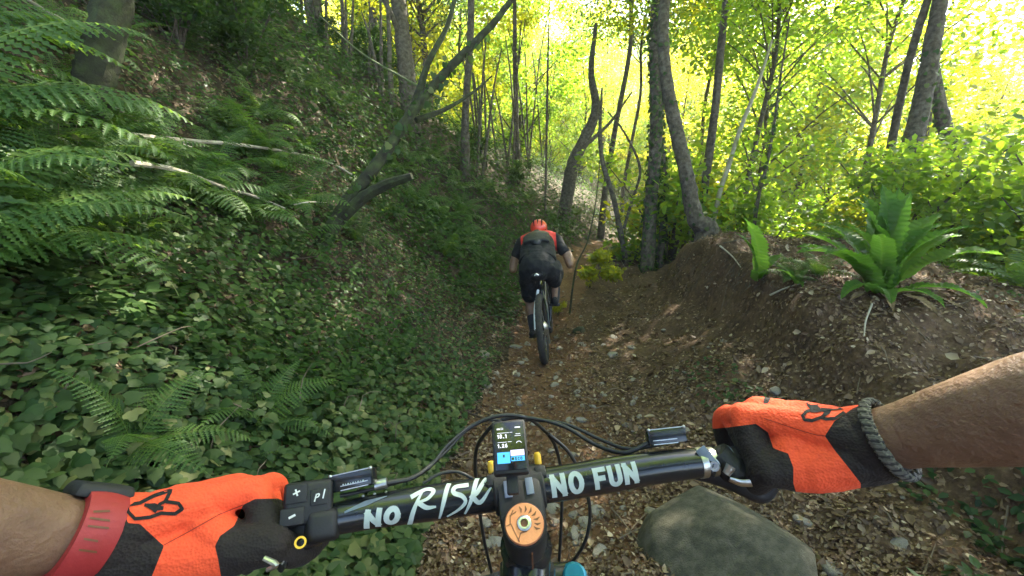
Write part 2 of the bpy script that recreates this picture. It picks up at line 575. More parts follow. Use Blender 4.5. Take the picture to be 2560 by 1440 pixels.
# the nearest, largest leaves one by one
me_l = []
for k in range(5):
    V, F_, T_ = leaves(np.zeros((1, 3)), np.array([[0, 0, 1.0]]), np.array([[0, 1.0, 0]]), np.ones(1), np.array([.2 + .15 * k]), IVY_T, IVY_F, curl=np.array([-.25 + .08 * k]))
    me_l.append(np_mesh('ivy_leaf', V, F_, M['ivy'], True, {'tint': T_}))
x, y, r = polar(900, .95, 2.6, -62, 5)
u, v = UV(x, y)
k = np.nonzero(u > .08)[0][:280]
nn = HN(x, y)
for i in k:
    o = bpy.data.objects.new('leaf', me_l[i % 5])
    link(o, ivy)
    n = Vector(nn[i] * .7 + np.array([.1, -.25, .7]) + rng.normal(0, .25, 3)).normalized()
    q = n.to_track_quat('Z', 'Y')
    mw = Matrix.Translation(Vector((x[i], y[i], float(H(x[i], y[i])))) + Vector(nn[i]) * random.uniform(.07, .15)) @ q.to_matrix().to_4x4() @ Matrix.Rotation(random.uniform(0, 6.28), 4, 'Z') @ Matrix.Scale(random.uniform(.028, .048), 4)
    o.matrix_local = Matrix.Translation(-ivy.location) @ mw
# ivy stems
g = G()
for i in range(70):
    x0, y0, r0 = polar(1, 1.2, 8, -60, 10)
    x0, y0 = float(x0[0]), float(y0[0])
    if UV(x0, y0)[0] < .2: continue
    pts = []
    a_ = random.uniform(0, 6.28)
    for s in range(6):
        pts.append(gp(x0, y0, random.uniform(.01, .07)))
        a_ += random.uniform(-.6, .6)
        x0 += .12 * math.cos(a_); y0 += .12 * math.sin(a_)
    g.tube(pts, random.uniform(.002, .004), 5, res=2)
o = g.build('creeping_stems', M['bark'], ivy); o['kind'] = 'stuff'

reseed(21)
# greener low cover on the right shelf and under the canopy
def cover(name, label, cat, mat, n, r0, r1, a0, a1, keep, s0, s1, lift, T=LEAF_T, F=LEAF_F):
    a = ivy_field(n, r0, r1, a0, a1, keep, s0, s1, lift)
    V, F_, T_ = leaves(*a, T, F, curl=rng.uniform(-.3, .2, len(a[0])))
    return tag(obj(name, np_mesh(name, V, F_, M[mat], True, {'tint': T_})), label, cat, kind='stuff')
cover('undergrowth', 'low green undergrowth on the valley floor beyond the dirt bank', 'undergrowth', 'canopy_green', 26000, 5, 40, -15, 62,
      lambda x, y, u, v: ((v > 3.4) | ((y > 8) & (v > .5))), .05, .09, .5)
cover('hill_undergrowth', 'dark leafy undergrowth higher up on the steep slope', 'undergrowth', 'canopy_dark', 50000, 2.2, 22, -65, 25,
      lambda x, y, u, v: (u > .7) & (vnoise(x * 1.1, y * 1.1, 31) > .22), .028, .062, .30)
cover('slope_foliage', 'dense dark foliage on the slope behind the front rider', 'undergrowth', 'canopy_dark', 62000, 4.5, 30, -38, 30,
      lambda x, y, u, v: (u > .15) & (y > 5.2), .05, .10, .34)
cover('bank_weeds', 'sparse small green weeds on the dark dirt bank', 'weeds', 'ivy', 9000, 1.5, 8, 15, 68,
      lambda x, y, u, v: (v > .7) & (v < 4.2) & (vnoise(x * 1.3, y * 1.3, 41) > .72), .03, .05, .08)

# ------------------------------------------------------------------ leaf litter, stones
x, y, r = polar(230000, .8, 14, -60, 65)
u, v = UV(x, y)
pk = np.where(u > 0, np.where(u > .5, .55, .6), np.where(v > 0, .85, .85)) * (.28 + 1.5 * vnoise(x * 1.9, y * 1.9, 51) * vnoise(x * 5, y * 5, 52) ** .5)
track = np.exp(-((x - TC(y) + .02) / .20) ** 2)
pk = pk * (1 - .65 * track) * np.where((y > 7) | (v > 4), .3, 1)
k = rng.random(len(x)) < pk
x, y, r = x[k], y[k], r[k]
m = len(x)
nn = HN(x, y)
pos = np.stack([x, y, H(x, y)], -1) + nn * (.006 + .014 * rng.random(m))[:, None]
size = rng.uniform(.010, .030, m) * np.clip(.75 + .12 * r, .8, 1.8) * np.where(rng.random(m) < .07, 2.0, 1)
V, F_, T_ = leaves(pos, unit(nn + rng.normal(0, .34, (m, 3))), rng.normal(0, 1, (m, 3)), size, rng.beta(1.35, 2.5, m), LEAF_T, LEAF_F, curl=rng.uniform(-.2, .9, m))
tag(obj('leaf_litter', np_mesh('leaf_litter', V, F_, M['litter'], False, {'tint': T_})), 'brown dry leaf litter strewn over the trail and the dirt bank', 'leaf litter', kind='stuff')
reseed(22)
# bare twigs poking out of the slope
g = G()
for i in range(420):
    x0, y0, r0 = polar(1, 1.6, 9, -60, 8)
    x0, y0 = float(x0[0]), float(y0[0])
    if UV(x0, y0)[0] < .25: continue
    n = HN(x0, y0)
    d = unit(n * random.uniform(.2, .9) + rng.normal(0, .7, 3)); L_ = random.uniform(.10, .45) * (.6 + .12 * float(r0[0]))
    q = gp(x0, y0, -.01)
    W = [q, q + d * L_ * .4 + rng.normal(0, .015, 3), q + d * L_ * .75 + rng.normal(0, .025, 3) - np.array([0, 0, .02]), q + d * L_ - np.array([0, 0, .06])]
    g.tube(W, [.0035, .003, .0022, .001], 5, res=2)
tag(g.build('slope_twigs', M['twig']), 'thin bare twigs poking out of the shaggy ivy slope', 'twigs', kind='stuff')
# twigs in the litter
g = G()
for i in range(260):
    x0, y0, r0 = polar(1, 1.2, 7, -25, 62)
    x0, y0 = float(x0[0]), float(y0[0])
    u0, v0 = UV(x0, y0)
    if u0 > .3 or (abs(x0 - TC(y0)) < .3): continue
    a_, L_ = random.uniform(0, 6.28), random.uniform(.06, .30)
    p = [gp(x0 + L_ * (t - .5) * math.cos(a_), y0 + L_ * (t - .5) * math.sin(a_), .012 + random.uniform(0, .012)) for t in (0, .35, .7, 1)]
    g.tube(p, [.004, .0035, .003, .0015], 5)
tag(g.build('twig_litter', M['twig']), 'thin brown twigs scattered among the fallen leaves', 'twigs', kind='stuff')

def rock_mesh(name, seed, mat, sub=2, rough=.25, flat=.6):
    bm = bmesh.new()
    bmesh.ops.create_icosphere(bm, subdivisions=sub, radius=1)
    r_ = np.random.default_rng(seed)
    dirs = unit(r_.normal(0, 1, (16, 3)))
    offs = r_.uniform(.62, .95, 16)
    for v in bm.verts:
        p = np.array(v.co)
        for d, c in zip(dirs, offs):
            e = p @ d - c
            if e > 0: p = p - d * e * .85
        p = p * (1 + rough * .25 * r_.normal())
        p[2] *= flat
        v.co = p
    me = bpy.data.meshes.new(name)
    bm.to_mesh(me)
    bm.free()
    me.materials.append(M[mat])
    return me
reseed(23)
rocks = [rock_mesh('stone', s, 'stone', 2, .12) for s in range(6)]
trail_o, bank_o = SET['trail'], SET['dirt_bank']
cnt = 0
x, y, r = polar(2500, 1.5, 7.5, -12, 48)
u, v = UV(x, y)
for i in range(len(x)):
    if cnt >= 290: break
    if u[i] > .05 or v[i] > 1.2 or (v[i] > .3 and random.random() < .6) or y[i] > 7.5: continue
    s = random.choice([.010, .012, .014, .018, .022, .03, .04])
    if abs(x[i] - .34) < .07 and abs(y[i] - 4.1) < .2: continue
    o = link(bpy.data.objects.new('stone', rocks[i % 6]), trail_o if v[i] < .02 else bank_o)
    o.location = gp(x[i], y[i], s * .12)
    o.rotation_euler = (random.uniform(-.3, .3), random.uniform(-.3, .3), random.uniform(0, 6.28))
    o.scale = (s * random.uniform(.8, 1.6), s * random.uniform(.8, 1.3), s * random.uniform(.7, 1.2))
    cnt += 1
def rock_at(px, py, w, seed, flat, name, label=None, rz=0.0, sy=1.0, sink=.35, mat='stone', sub=4, rough=.03):
    t = hit(px, py)
    p = P(px, py, t)
    o = obj(name, rock_mesh(name, seed, mat, sub, rough, flat))
    for f in o.data.polygons: f.use_smooth = True
    o.data.set_sharp_from_angle(angle=R(28))
    o.location = gp(p[0], p[1], -w * flat * sink)
    o.rotation_euler = (0, 0, rz)
    o.scale = (w, w * sy, w)
    if label: tag(o, label, 'rock')
    return o
M['boulder'] = pmat('mossy_boulder', [(.3, (.040, .037, .022)), (.5, (.072, .064, .040)), (.62, (.10, .088, .060)), (.8, (.06, .07, .032))], 11, .95, bump=1.0, bscale=70, detail=14)
rock_at(1830, 1400, .44, 3, .78, 'boulder', 'large rough grey green boulder beside the trail under the handlebar', .5, .85, .22, 'boulder', 5, .016)
rock_at(1205, 885, .10, 15, .4, 'flat_rock', 'flat pale rock half buried at the foot of the ivy slope', .3)
rock_at(1282, 868, .12, 17, .35, 'ledge_rock', 'long low rock ledge across the trail beside the front rider\'s wheel', .2, .6)
rock_at(1450, 830, .11, 21, .8, 'dark_rock', 'dark brown rock jutting from the foot of the dirt bank', .3, .8, .2, 'bark_moss')
rock_at(1532, 890, .075, 23, .9, 'angular_rock', 'angular brown rock standing in the loose stones right of the trail', .9, .8, .2)

# single large dry leaves that stand out
def dry_leaf(px, py, s, label, tint, lift=.02):
    p = P(px, py, hit(px, py) - .02)
    n = HN(p[0], p[1])
    V, F_, T_ = leaves(np.array([[0, 0, 0.]]), (n + rng.normal(0, .25, 3))[None], rng.normal(0, 1, (1, 3)), np.array([s]), np.array([tint]), LEAF_T, LEAF_F, curl=np.array([.5]))
    o = obj('fallen_leaf', np_mesh('fallen_leaf', V, F_, M['litter'], False, {'tint': T_}))
    o.location = p + n * lift
    tag(o, label, 'leaf', 'large fallen leaves by the trail')
dry_leaf(1610, 1050, .10, 'large tan fallen leaf above the right brake reservoir', .9)
dry_leaf(1545, 1070, .07, 'curled brown fallen leaf left of the large tan leaf', .62)
dry_leaf(1715, 1065, .06, 'small tan fallen leaf beside the right brake clamp', .8)
dry_leaf(1600, 1225, .05, 'pale upright leaf at the edge of the boulder', .95)
dry_leaf(1530, 1345, .045, 'yellowish fallen leaf left of the boulder', .98)
dry_leaf(1500, 855, .06, 'pale fallen leaf beside the angular rock', .95)
dry_leaf(2405, 905, .08, 'pale twig like leaf near the right forearm', .95)

# ------------------------------------------------------------------ ferns
reseed(24)
def frond_mesh(name, L, e0, e1, npair, wid, fine, seed, bend=0.0):
    r_ = np.random.default_rng(seed)
    V, F_, T_ = [], [], []
    n = npair
    t = np.linspace(0, 1, n * 2 + 1)
    el = R(e0) + (R(e1) - R(e0)) * t ** 1.3
    az = R(90) + R(bend) * t
    step = L / (len(t) - 1)
    D = np.stack([np.cos(el) * np.cos(az), np.cos(el) * np.sin(az), np.sin(el)], -1)
    Pt = np.vstack([[0, 0, 0], np.cumsum(D[:-1] * step, 0)])
    def quad(a, b, c, d, ti):
        k = len(V)
        V.extend([a, b, c, d]); T_.extend([ti] * 4)
        F_.append([k, k + 1, k + 2]); F_.append([k, k + 2, k + 3])
    for i in range(len(t) - 1):      # rachis
        side = unit(np.cross(D[i], [0, 0, 1.0]))
        w = .0045 * (1 - .8 * t[i]) * (L / .7)
        quad(Pt[i] - side * w, Pt[i] + side * w, Pt[i + 1] + side * w, Pt[i + 1] - side * w, .9)
    ti0 = r_.uniform(.2, .6)
    for i in range(3, len(t) - 1):
        s = t[i]
        prof = math.sin(math.pi * min(1, (s + .06) ** .62)) ** .8
        ln = wid * L * prof * r_.uniform(.92, 1.06)
        if ln < .006: continue
        for sg in ((-1, 1) if fine else ((-1, 1)[i % 2],)):
            if fine and i % 2 == 0: continue
            side = unit(np.cross(D[i], [0, 0, 1.0])) * sg
            upv = np.cross(side * sg, D[i])
            d = unit(side + D[i] * r_.uniform(.25, .42) - upv * r_.uniform(.05, .25))
            lat = unit(D[i] - d * (D[i] @ d))
            b = Pt[i]
            hw = (L / n) * .46
            ti = np.clip(ti0 + r_.uniform(-.15, .25), 0, 1)
            if fine:
                np_ = 6
                for q in range(np_):
                    f0, f1 = q / np_, (q + 1.25) / np_
                    ww = hw * (1 - .75 * (q / np_) ** 1.5) * 1.05
                    c0 = b + d * ln * f0 - upv * .15 * ln * f0 ** 2
                    c1 = b + d * ln * min(1, f1) - upv * .15 * ln * f1 ** 2
                    md = (c0 + c1) / 2
                    for s2 in (-1, 1):
                        k = len(V)
                        V.extend([c0, md + lat * s2 * ww + d * ln * .03 + upv * .004, c1]); T_.extend([ti, min(1, ti + .15), ti])
                        F_.append([k, k + 1, k + 2])
            else:
                md = b + d * ln * .4
                quad(b, md + lat * hw * .95, b + d * ln - upv * .12 * ln, md - lat * hw * .95, ti)
    return np_mesh(name, V, F_, M['fern'], False, {'tint': T_})

fr_fine = [frond_mesh('frond', 1.0, 62, -30, 26, .20, True, 1), frond_mesh('frond', 1.0, 48, -42, 24, .19, True, 2, 12), frond_mesh('frond', 1.0, 72, -12, 28, .17, True, 3, -14)]
fr_low = [frond_mesh('frond', 1.0, 62, -35, 22, .20, False, 4), frond_mesh('frond', 1.0, 45, -45, 20, .19, False, 5, 14)]

def fern(p, L, nf, label, group, fine=True, tilt=None, spread=6.28, az0=0.0):
    t = thing('fern', label, 'fern', p, group)
    n = HN(p[0], p[1]) * .6 + np.array([0, 0, .8])
    base = Vector(n).to_track_quat('Z', 'Y').to_matrix().to_4x4()
    for i in range(nf):
        o = bpy.data.objects.new('frond', random.choice(fr_fine if fine else fr_low))
        link(o, t)
        az = az0 + spread * (i + random.uniform(-.3, .3)) / nf
        s = L * random.uniform(.75, 1.1)
        o.matrix_local = base @ Matrix.Rotation(az, 4, 'Z') @ Matrix.Rotation(random.uniform(-.25, .2), 4, 'X') @ Matrix.Rotation(random.uniform(-.25, .25), 4, 'Y') @ Matrix.Scale(s, 4)
    return t

def fern_px(px, py, L, nf, label, group, **k):
    p = P(px, py, hit(px, py))
    return fern(gp(p[0], p[1]), L, nf, label, group, **k)

for (px, py, L) in ((1090, 560, .80), (1165, 610, .70), (1215, 655, .55), (1110, 640, .60), (1040, 520, .75), (1150, 540, .7)):
    fern_px(px, py, L, 11, 'bright green fern on the slope just left of the front rider', 'ferns left of the front rider')
for (px, py, L) in ((1380, 560, .6), (1420, 590, .5), (1440, 540, .55)):
    fern_px(px, py, L, 9, 'sunlit fern on the slope ahead of the front rider', 'ferns ahead of the front rider')
for (px, py, L) in ((1180, 760, .32), (1160, 715, .30)):
    fern_px(px, py, L, 8, 'small fern growing low by the trail edge left of the front rider', 'small ferns at the trail edge')
fern_px(1100, 990, .26, 9, 'young light green fern at the foot of the ivy slope', None)
fern_px(1060, 1120, .28, 9, 'bright green fern behind the brake hoses left of the display', None)
for (px, py, L) in ((960, 880, .24), (1000, 1000, .24)):
    fern_px(px, py, L, 7, 'small fern poking out of the ivy carpet', 'small ferns in the ivy')
for (px, py, L) in ((640, 1060, .42), (330, 1130, .45), (860, 1440, .30)):
    fern_px(px, py, L, 8, 'broad fern lying low over the ivy above the left glove', 'ferns in the ivy above the left glove')
# big fronds arching in from the left edge
for (px, py, L, az, lb) in ((-260, 150, 1.15, -1.75, 'large fern below the dark shaded trunk, highest of the large ferns'), (-240, 330, 1.1, -1.65, 'large fern with the longest fronds, just below the highest large fern'), (-200, 560, .85, -1.6, 'large fern arching low over the broad ivy patch, below the long fronded fern'),
                            (-260, 700, .9, -1.6, 'lowest large fern with fronds lying flat on the ivy'), (-150, 720, .75, -1.5, 'smaller of the large ferns, tucked against the lowest one')):
    p = P(px, py, hit(px, py))
    fern(gp(p[0], p[1]), L, 7, lb, 'large ferns on the shaded slope', spread=2.2, az0=az - 1.1)
for i in range(64):
    px, py = random.uniform(60, 1250), random.uniform(30, 640)
    if px > 640 and py < (px - 640) * .55: continue
    d = hit(px, py)
    if d > 25: continue
    p = P(px, py, d)
    if UV(p[0], p[1])[0] < .5: continue
    fern(gp(p[0], p[1]), random.uniform(.35, .75), random.randint(6, 9), 'dark green fern scattered on the steep ivy slope', 'ferns scattered over the slope', fine=d < 5)
for (px, py, L) in ((1000, 430, .6), (1080, 400, .6), (1200, 480, .6), (1260, 520, .55), (1320, 500, .6), (1180, 400, .6), (940, 470, .6), (1290, 450, .6)):
    fern_px(px, py, L, 9, 'fern in the dense foliage on the slope behind the front rider', 'ferns behind the front rider', fine=False)
for (px, py, L) in ((1590, 640, .35), (1650, 625, .3), (2040, 690, .38), (1980, 700, .3)):
    fern_px(px, py, L, 8, 'small fern on top of the dirt bank', 'small ferns on the dirt bank')
for (x_, y_) in ((4.2, 3.4), (4.6, 4.4), (3.9, 5.2), (5.0, 5.6), (3.6, 2.3), (4.4, 2.4)):
    fern(gp(x_, y_), .6, 9, 'shaded fern on the shelf behind the broad leaved fern', 'ferns on the right shelf', fine=False)

# ------------------------------------------------------------------ broad strap-leaved ferns on the dirt bank
def strap_mesh(name, L, w, e0, e1, seed, wav=.10):
    r_ = np.random.default_rng(seed)
    n, m = 90, 9
    t = np.linspace(0, 1, n)
    el = R(e0) + (R(e1) - R(e0)) * t ** 1.6
    D = np.stack([np.zeros(n), np.cos(el), np.sin(el)], -1)
    C = np.vstack([[0, 0, 0], np.cumsum(D[:-1] * L / (n - 1), 0)])
    N = np.stack([np.zeros(n), -np.sin(el), np.cos(el)], -1)
    prof = w * np.minimum(1, .12 + (t / .16) ** .8 * .88) * np.clip(1 - np.clip((t - .55) / .45, 0, 1) ** 2.2, .0, 1)
    prof = prof * (1 - .16 * np.abs((np.arange(n) % 4) / 2 - 1) * (t > .04))
    prof[-1] = .002
    s = np.linspace(-1, 1, m)
    ph = r_.uniform(0, 6.28)
    V = []
    for i in range(n):
        wv = (wav * w * np.sin(ph + t[i] * 26 + s * 2.2) * s ** 2 + .006 * (np.abs(s) > .1) * ((i % 4) / 2 - 1)) * (1 if .05 < t[i] < .97 else 0)
        cup = (np.abs(s) ** 1.3) * prof[i] * .28 - .012 * np.exp(-(s / .12) ** 2)
        V.append(C[i] + np.outer(s * prof[i], [1, 0, 0]) + np.outer(cup + wv, N[i]))
    V = np.concatenate(V)
    F_ = [[i * m + j, i * m + j + 1, (i + 1) * m + j + 1, (i + 1) * m + j] for i in range(n - 1) for j in range(m - 1)]
    return np_mesh(name, V, F_, M['strap'], True, {'tint': np.tile(.35 + .3 * (np.abs(s) < .15), n)})
straps = [strap_mesh('leaf', 1.0, .105, 74, 5, 1), strap_mesh('leaf', 1.0, .105, 82, 30, 2), strap_mesh('leaf', 1.0, .11, 62, -15, 3), strap_mesh('leaf', 1.0, .10, 50, -45, 4)]

def strap_plant(p, L, spec, label, group=None, wide=1.0):
    t = thing('broad_leaf_fern', label, 'fern', p, group)
    for (az, tilt, s, k) in spec:
        o = link(bpy.data.objects.new('leaf', straps[k]), t)
        o.matrix_local = Matrix.Rotation(R(az), 4, 'Z') @ Matrix.Rotation(R(tilt), 4, 'X') @ Matrix.Diagonal((L * s * wide, L * s, L * s, 1))
    return t
M['dead'] = pmat('dead_frond', [(.3, (.10, .06, .028)), (.7, (.20, .13, .06))], 12, .8)
dead = strap_mesh('dead_leaf', 1.0, .07, 30, -35, 9); dead.materials.clear(); dead.materials.append(M['dead'])
p = P(2190, 750, hit(2190, 750))
strap_plant(gp(p[0], p[1]), .78, [(-115, 6, .95, 0), (130, 4, .9, 0), (-85, -8, 1.0, 0), (55, -10, 1.0, 0), (5, -8, 1.0, 0), (-30, -10, 1.05, 2), (105, 0, .95, 2), (-75, 5, 1.05, 0), (-50, 10, .95, 1), (-20, 5, 1.0, 0), (10, 8, 1.05, 1), (35, 0, .95, 0), (62, 0, .9, 2), (88, -4, 1.0, 2), (118, -6, .75, 3),
                                   (150, -5, .6, 3), (-105, -4, 1.05, 2), (-135, -8, .8, 3), (-165, -5, .6, 3), (-8, 14, 1.12, 1), (48, 10, 1.0, 1), (-38, 12, 1.1, 1), (98, 12, .8, 1), (-62, 16, 1.05, 1), (24, 18, .9, 1), (75, 14, .85, 0), (-90, 10, .9, 0)],
            'big bushy fern with broad arching leaves on the dirt bank', wide=1.05)
for az, s in ((150, .5), (175, .55), (-150, .5), (120, .45), (-110, .55)):
    o = link(bpy.data.objects.new('dead_leaf', dead), bpy.data.objects['broad_leaf_fern']); o['label'] = 'brown dead leaf drooping at the base'
    o.matrix_local = Matrix.Rotation(R(az), 4, 'Z') @ Matrix.Scale(s, 4)
p = P(1892, 705, hit(1892, 705))
strap_plant(gp(p[0], p[1]), .62, [(95, 8, 1.05, 1), (60, 2, .8, 1), (-70, -6, .6, 0), (150, -8, .5, 2)], 'single upright broad leaf plant left of the big bushy fern', wide=1.8)
p = P(1990, 715, hit(1990, 715))
strap_plant(gp(p[0], p[1]), .26, [(90, 0, 1, 2), (20, 0, 1, 2), (-60, 0, .9, 2), (160, -5, .8, 3)], 'low broad leaf plant between the upright leaf and the bushy fern')
p = P(475, 430, hit(475, 430))
strap_plant(gp(p[0], p[1]), .30, [(-70, -12, 1, 2), (-100, -10, .8, 3), (-40, -12, .7, 2)], 'plant with one wide bright leaf on the shaded slope', wide=2.2)
for (px, py, L) in ((1165, 700, .24), (985, 740, .22), (940, 905, .22)):
    p = P(px, py, hit(px, py))
    strap_plant(gp(p[0], p[1]), L, [(-80, 0, 1, 2), (-30, 0, .9, 3), (30, 5, .9, 2), (90, 0, .8, 3), (-130, -5, .9, 3), (170, -5, .8, 3)], 'small strap leaved plant at the foot of the ivy slope', 'strap leaved plants by the trail')

# ------------------------------------------------------------------ trees
def clump_leaves(C, S, n_per, leaf, r_, flat=.55):
    """leaf clumps: centres C, radii S"""
    pos, nor, tip = [], [], []
    for c, s in zip(C, S):
        m = int(n_per * r_.uniform(.7, 1.3))
        d = unit(r_.normal(0, 1, (m, 3))) * (r_.random(m) ** .5)[:, None]
        d[:, 2] *= flat
        pos.append(c + d * s)
    pos = np.concatenate(pos)
    m = len(pos)
    nor = unit(np.array([0, 0, .9]) + r_.normal(0, .55, (m, 3)))
    tip = r_.normal(0, 1, (m, 3)) + np.array([0, 0, -.4])
    return pos, nor, tip, leaf * r_.uniform(.6, 1.25, m), np.clip(r_.beta(2, 2, m) * .8, 0, 1)

def tree_variant(seed, height, lo, spread, leaf, ncl, nper, rad, mat, bark='bark', form=None):
    r_ = np.random.default_rng(seed)
    n = 9
    path = np.stack([np.cumsum(r_.normal(0, .10, n)), np.cumsum(r_.normal(0, .10, n)), np.linspace(-.3, height * .93, n)], -1)
    path[:2, :2] *= .2
    tr = np.linspace(1, .18, n) * rad
    g = G()
    tr[0] *= 1.5
    g.tube(path, tr, 9, res=4, rough=.06)
    C, S = [], []
    for i in range(ncl):
        f = lo + (1 - lo) * (i + r_.random()) / ncl
        prof = math.sin(math.pi * min(1, .12 + .86 * (f - lo) / (1 - lo))) ** .6
        a = i * 2.4 + r_.uniform(-.5, .5)
        q = spread * prof * r_.uniform(.25, 1.0)
        base = np.array([np.interp(f * height * .9, path[:, 2], path[:, k]) for k in (0, 1)])
        c = np.array([base[0] + q * math.cos(a), base[1] + q * math.sin(a), f * height])
        C.append(c); S.append(spread * r_.uniform(.26, .46))
        z0 = max(lo * height * .75, c[2] - q * .8)
        b = np.array([np.interp(z0, path[:, 2], path[:, k]) for k in range(3)])
        rb = np.interp(z0, path[:, 2], tr) * .45
        g.tube([b, b * .45 + c * .55 + np.array([0, 0, .12 * q]), c + np.array([0, 0, .05])], [rb, rb * .6, rb * .2], 6, res=3)
    tm = g.mesh('trunk', M[bark])
    a = clump_leaves(C, S, nper, leaf, r_)
    V, F_, T_ = leaves(*a, RH_T, RH_F)
    cm = np_mesh('crown', V, F_, M[mat], False, {'tint': T_})
    return tm, cm

VAR = {
    'yellow': [tree_variant(11 + k, 9 + 2 * k, .06, 2.7, .14, 36, 300, .09, 'canopy_yellow') for k in range(3)],
    'green': [tree_variant(21 + k, 8 + 2 * k, .06, 2.7, .14, 36, 300, .09, 'canopy_green') for k in range(3)],
    'tall': [tree_variant(31 + k, 13 + k, .50, 3.3, .12, 34, 280, .085, ('canopy_green', 'canopy_yellow')[k % 2]) for k in range(3)],
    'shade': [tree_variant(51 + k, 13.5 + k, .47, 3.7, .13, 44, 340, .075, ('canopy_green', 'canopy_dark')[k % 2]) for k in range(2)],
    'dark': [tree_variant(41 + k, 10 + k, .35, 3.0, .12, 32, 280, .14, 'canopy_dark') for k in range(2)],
}
def put_tree(kind, x, y, label, group, s=1.0, name='woodland_tree'):
    tm, cm = random.choice(VAR[kind])
    t = thing(name, label, 'tree', gp(x, y), group)
    t.rotation_euler = (random.uniform(-.05, .05), random.uniform(-.05, .05), random.uniform(0, 6.28))
    t.scale = (s * random.uniform(.9, 1.15),) * 2 + (s,)
    link(bpy.data.objects.new('trunk', tm), t)
    link(bpy.data.objects.new('crown', cm), t)
    return t

reseed(31)
# the sunlit wood across the valley
placed = []
def free(x, y, d):
    return all((x - a) ** 2 + (y - b) ** 2 > d * d for a, b in placed)
n_y = n_g = 0
for i in range(1500):
    r_ = random.uniform(10, 48)
    a_ = R(random.uniform(-22, 62))
    x_, y_ = r_ * math.sin(a_), r_ * math.cos(a_)
    u_, v_ = UV(x_, y_)
    if u_ > 1.5 and y_ < 20 and u_ < 7: continue
    if abs(x_ - TC(y_)) < 1.4: continue
    if not free(x_, y_, 1.9 + r_ * .025): continue
    if len(placed) > 80 and r_ < 30: continue
    if math.degrees(a_) > 24 and r_ < 19: continue
    if 35 < math.degrees(a_) < 42 and r_ < 40: continue
    if math.degrees(a_) < 24 and r_ < 14: continue
    placed.append((x_, y_))
    if math.degrees(a_) < 22:
        k_, s_ = 'yellow' if random.random() < .7 else 'green', random.uniform(.8, 1.15)
        put_tree(k_, x_, y_, '%s tree with a %s sunlit crown in the wood beyond the trail bend' % ('tall' if s_ > .98 else 'small', k_), 'sunlit trees beyond the bend', s_)
    else:
        k_, s_ = 'green' if random.random() < .65 else 'yellow', random.uniform(1.0, 1.5)
        put_tree(k_, x_, y_, '%s tree with a bright %s crown in the valley beyond the dirt bank' % ('tall' if s_ > 1.25 else 'medium', k_), 'sunlit trees in the valley', s_)
    if len(placed) > 104: break
reseed(32)
for i in range(400):   # the wooded slope across the valley
    r_ = random.uniform(50, 92); a_ = R(random.uniform(-30, 62)); x_, y_ = r_ * math.sin(a_), r_ * math.cos(a_)
    if not free(x_, y_, 5.0): continue
    placed.append((x_, y_))
    k_ = 'yellow' if random.random() < .6 else 'green'
    put_tree(k_, x_, y_, 'hazy %s tree on the far side of the valley' % k_, 'far trees across the valley', random.uniform(1.3, 1.9))
    if len(placed) > 185: break
# trees near the trail: slim, crowns high above the frame; placed to shade the gully
for (x_, y_) in ((7.4, 5.2), (9.2, 4.0), (8.6, 10.6)):
    put_tree('tall', x_, y_, 'slim tree with a high leafy crown rising behind the dirt bank', 'slim trees behind the dirt bank', random.uniform(.85, 1.0))
for (x_, y_) in ((-1.0, 9.3), (3.75, 8.8), (6.5, 7.9), (6.2, 11.2), (2.6, 12.6), (-3.4, 12.2), (.2, 13.4), (7.4, 17.4), (4.4, 17.6)):  # dense crowns added above the view to block the sun
    put_tree('shade', x_, y_, 'tall thin stemmed tree with a dense high crown added to shade the gully', 'tall shading trees around the bend', random.uniform(.95, 1.1))
for (x_, y_) in ((-6.4, 7.5), (-7.0, 4.0), (-7.6, 10.0), (-5.2, 12.6), (-6.5, .8), (-2.6, 14.6), (-9.0, 6.0)):
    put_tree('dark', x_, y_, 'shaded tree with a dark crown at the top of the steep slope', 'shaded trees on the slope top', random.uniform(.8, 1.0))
for (x_, y_) in ((3.4, -2.2), (-3.4, -2.6), (6.0, .6), (.4, -5.0), (7.4, 3.0), (-5.6, -.6), (4.9, -3.5)):  # unseen trees added to dim the sky light on the foreground
    put_tree('tall', x_, y_, 'unseen slim tree added around the camera rider for shade', 'unseen trees added for shade', random.uniform(1.0, 1.2))

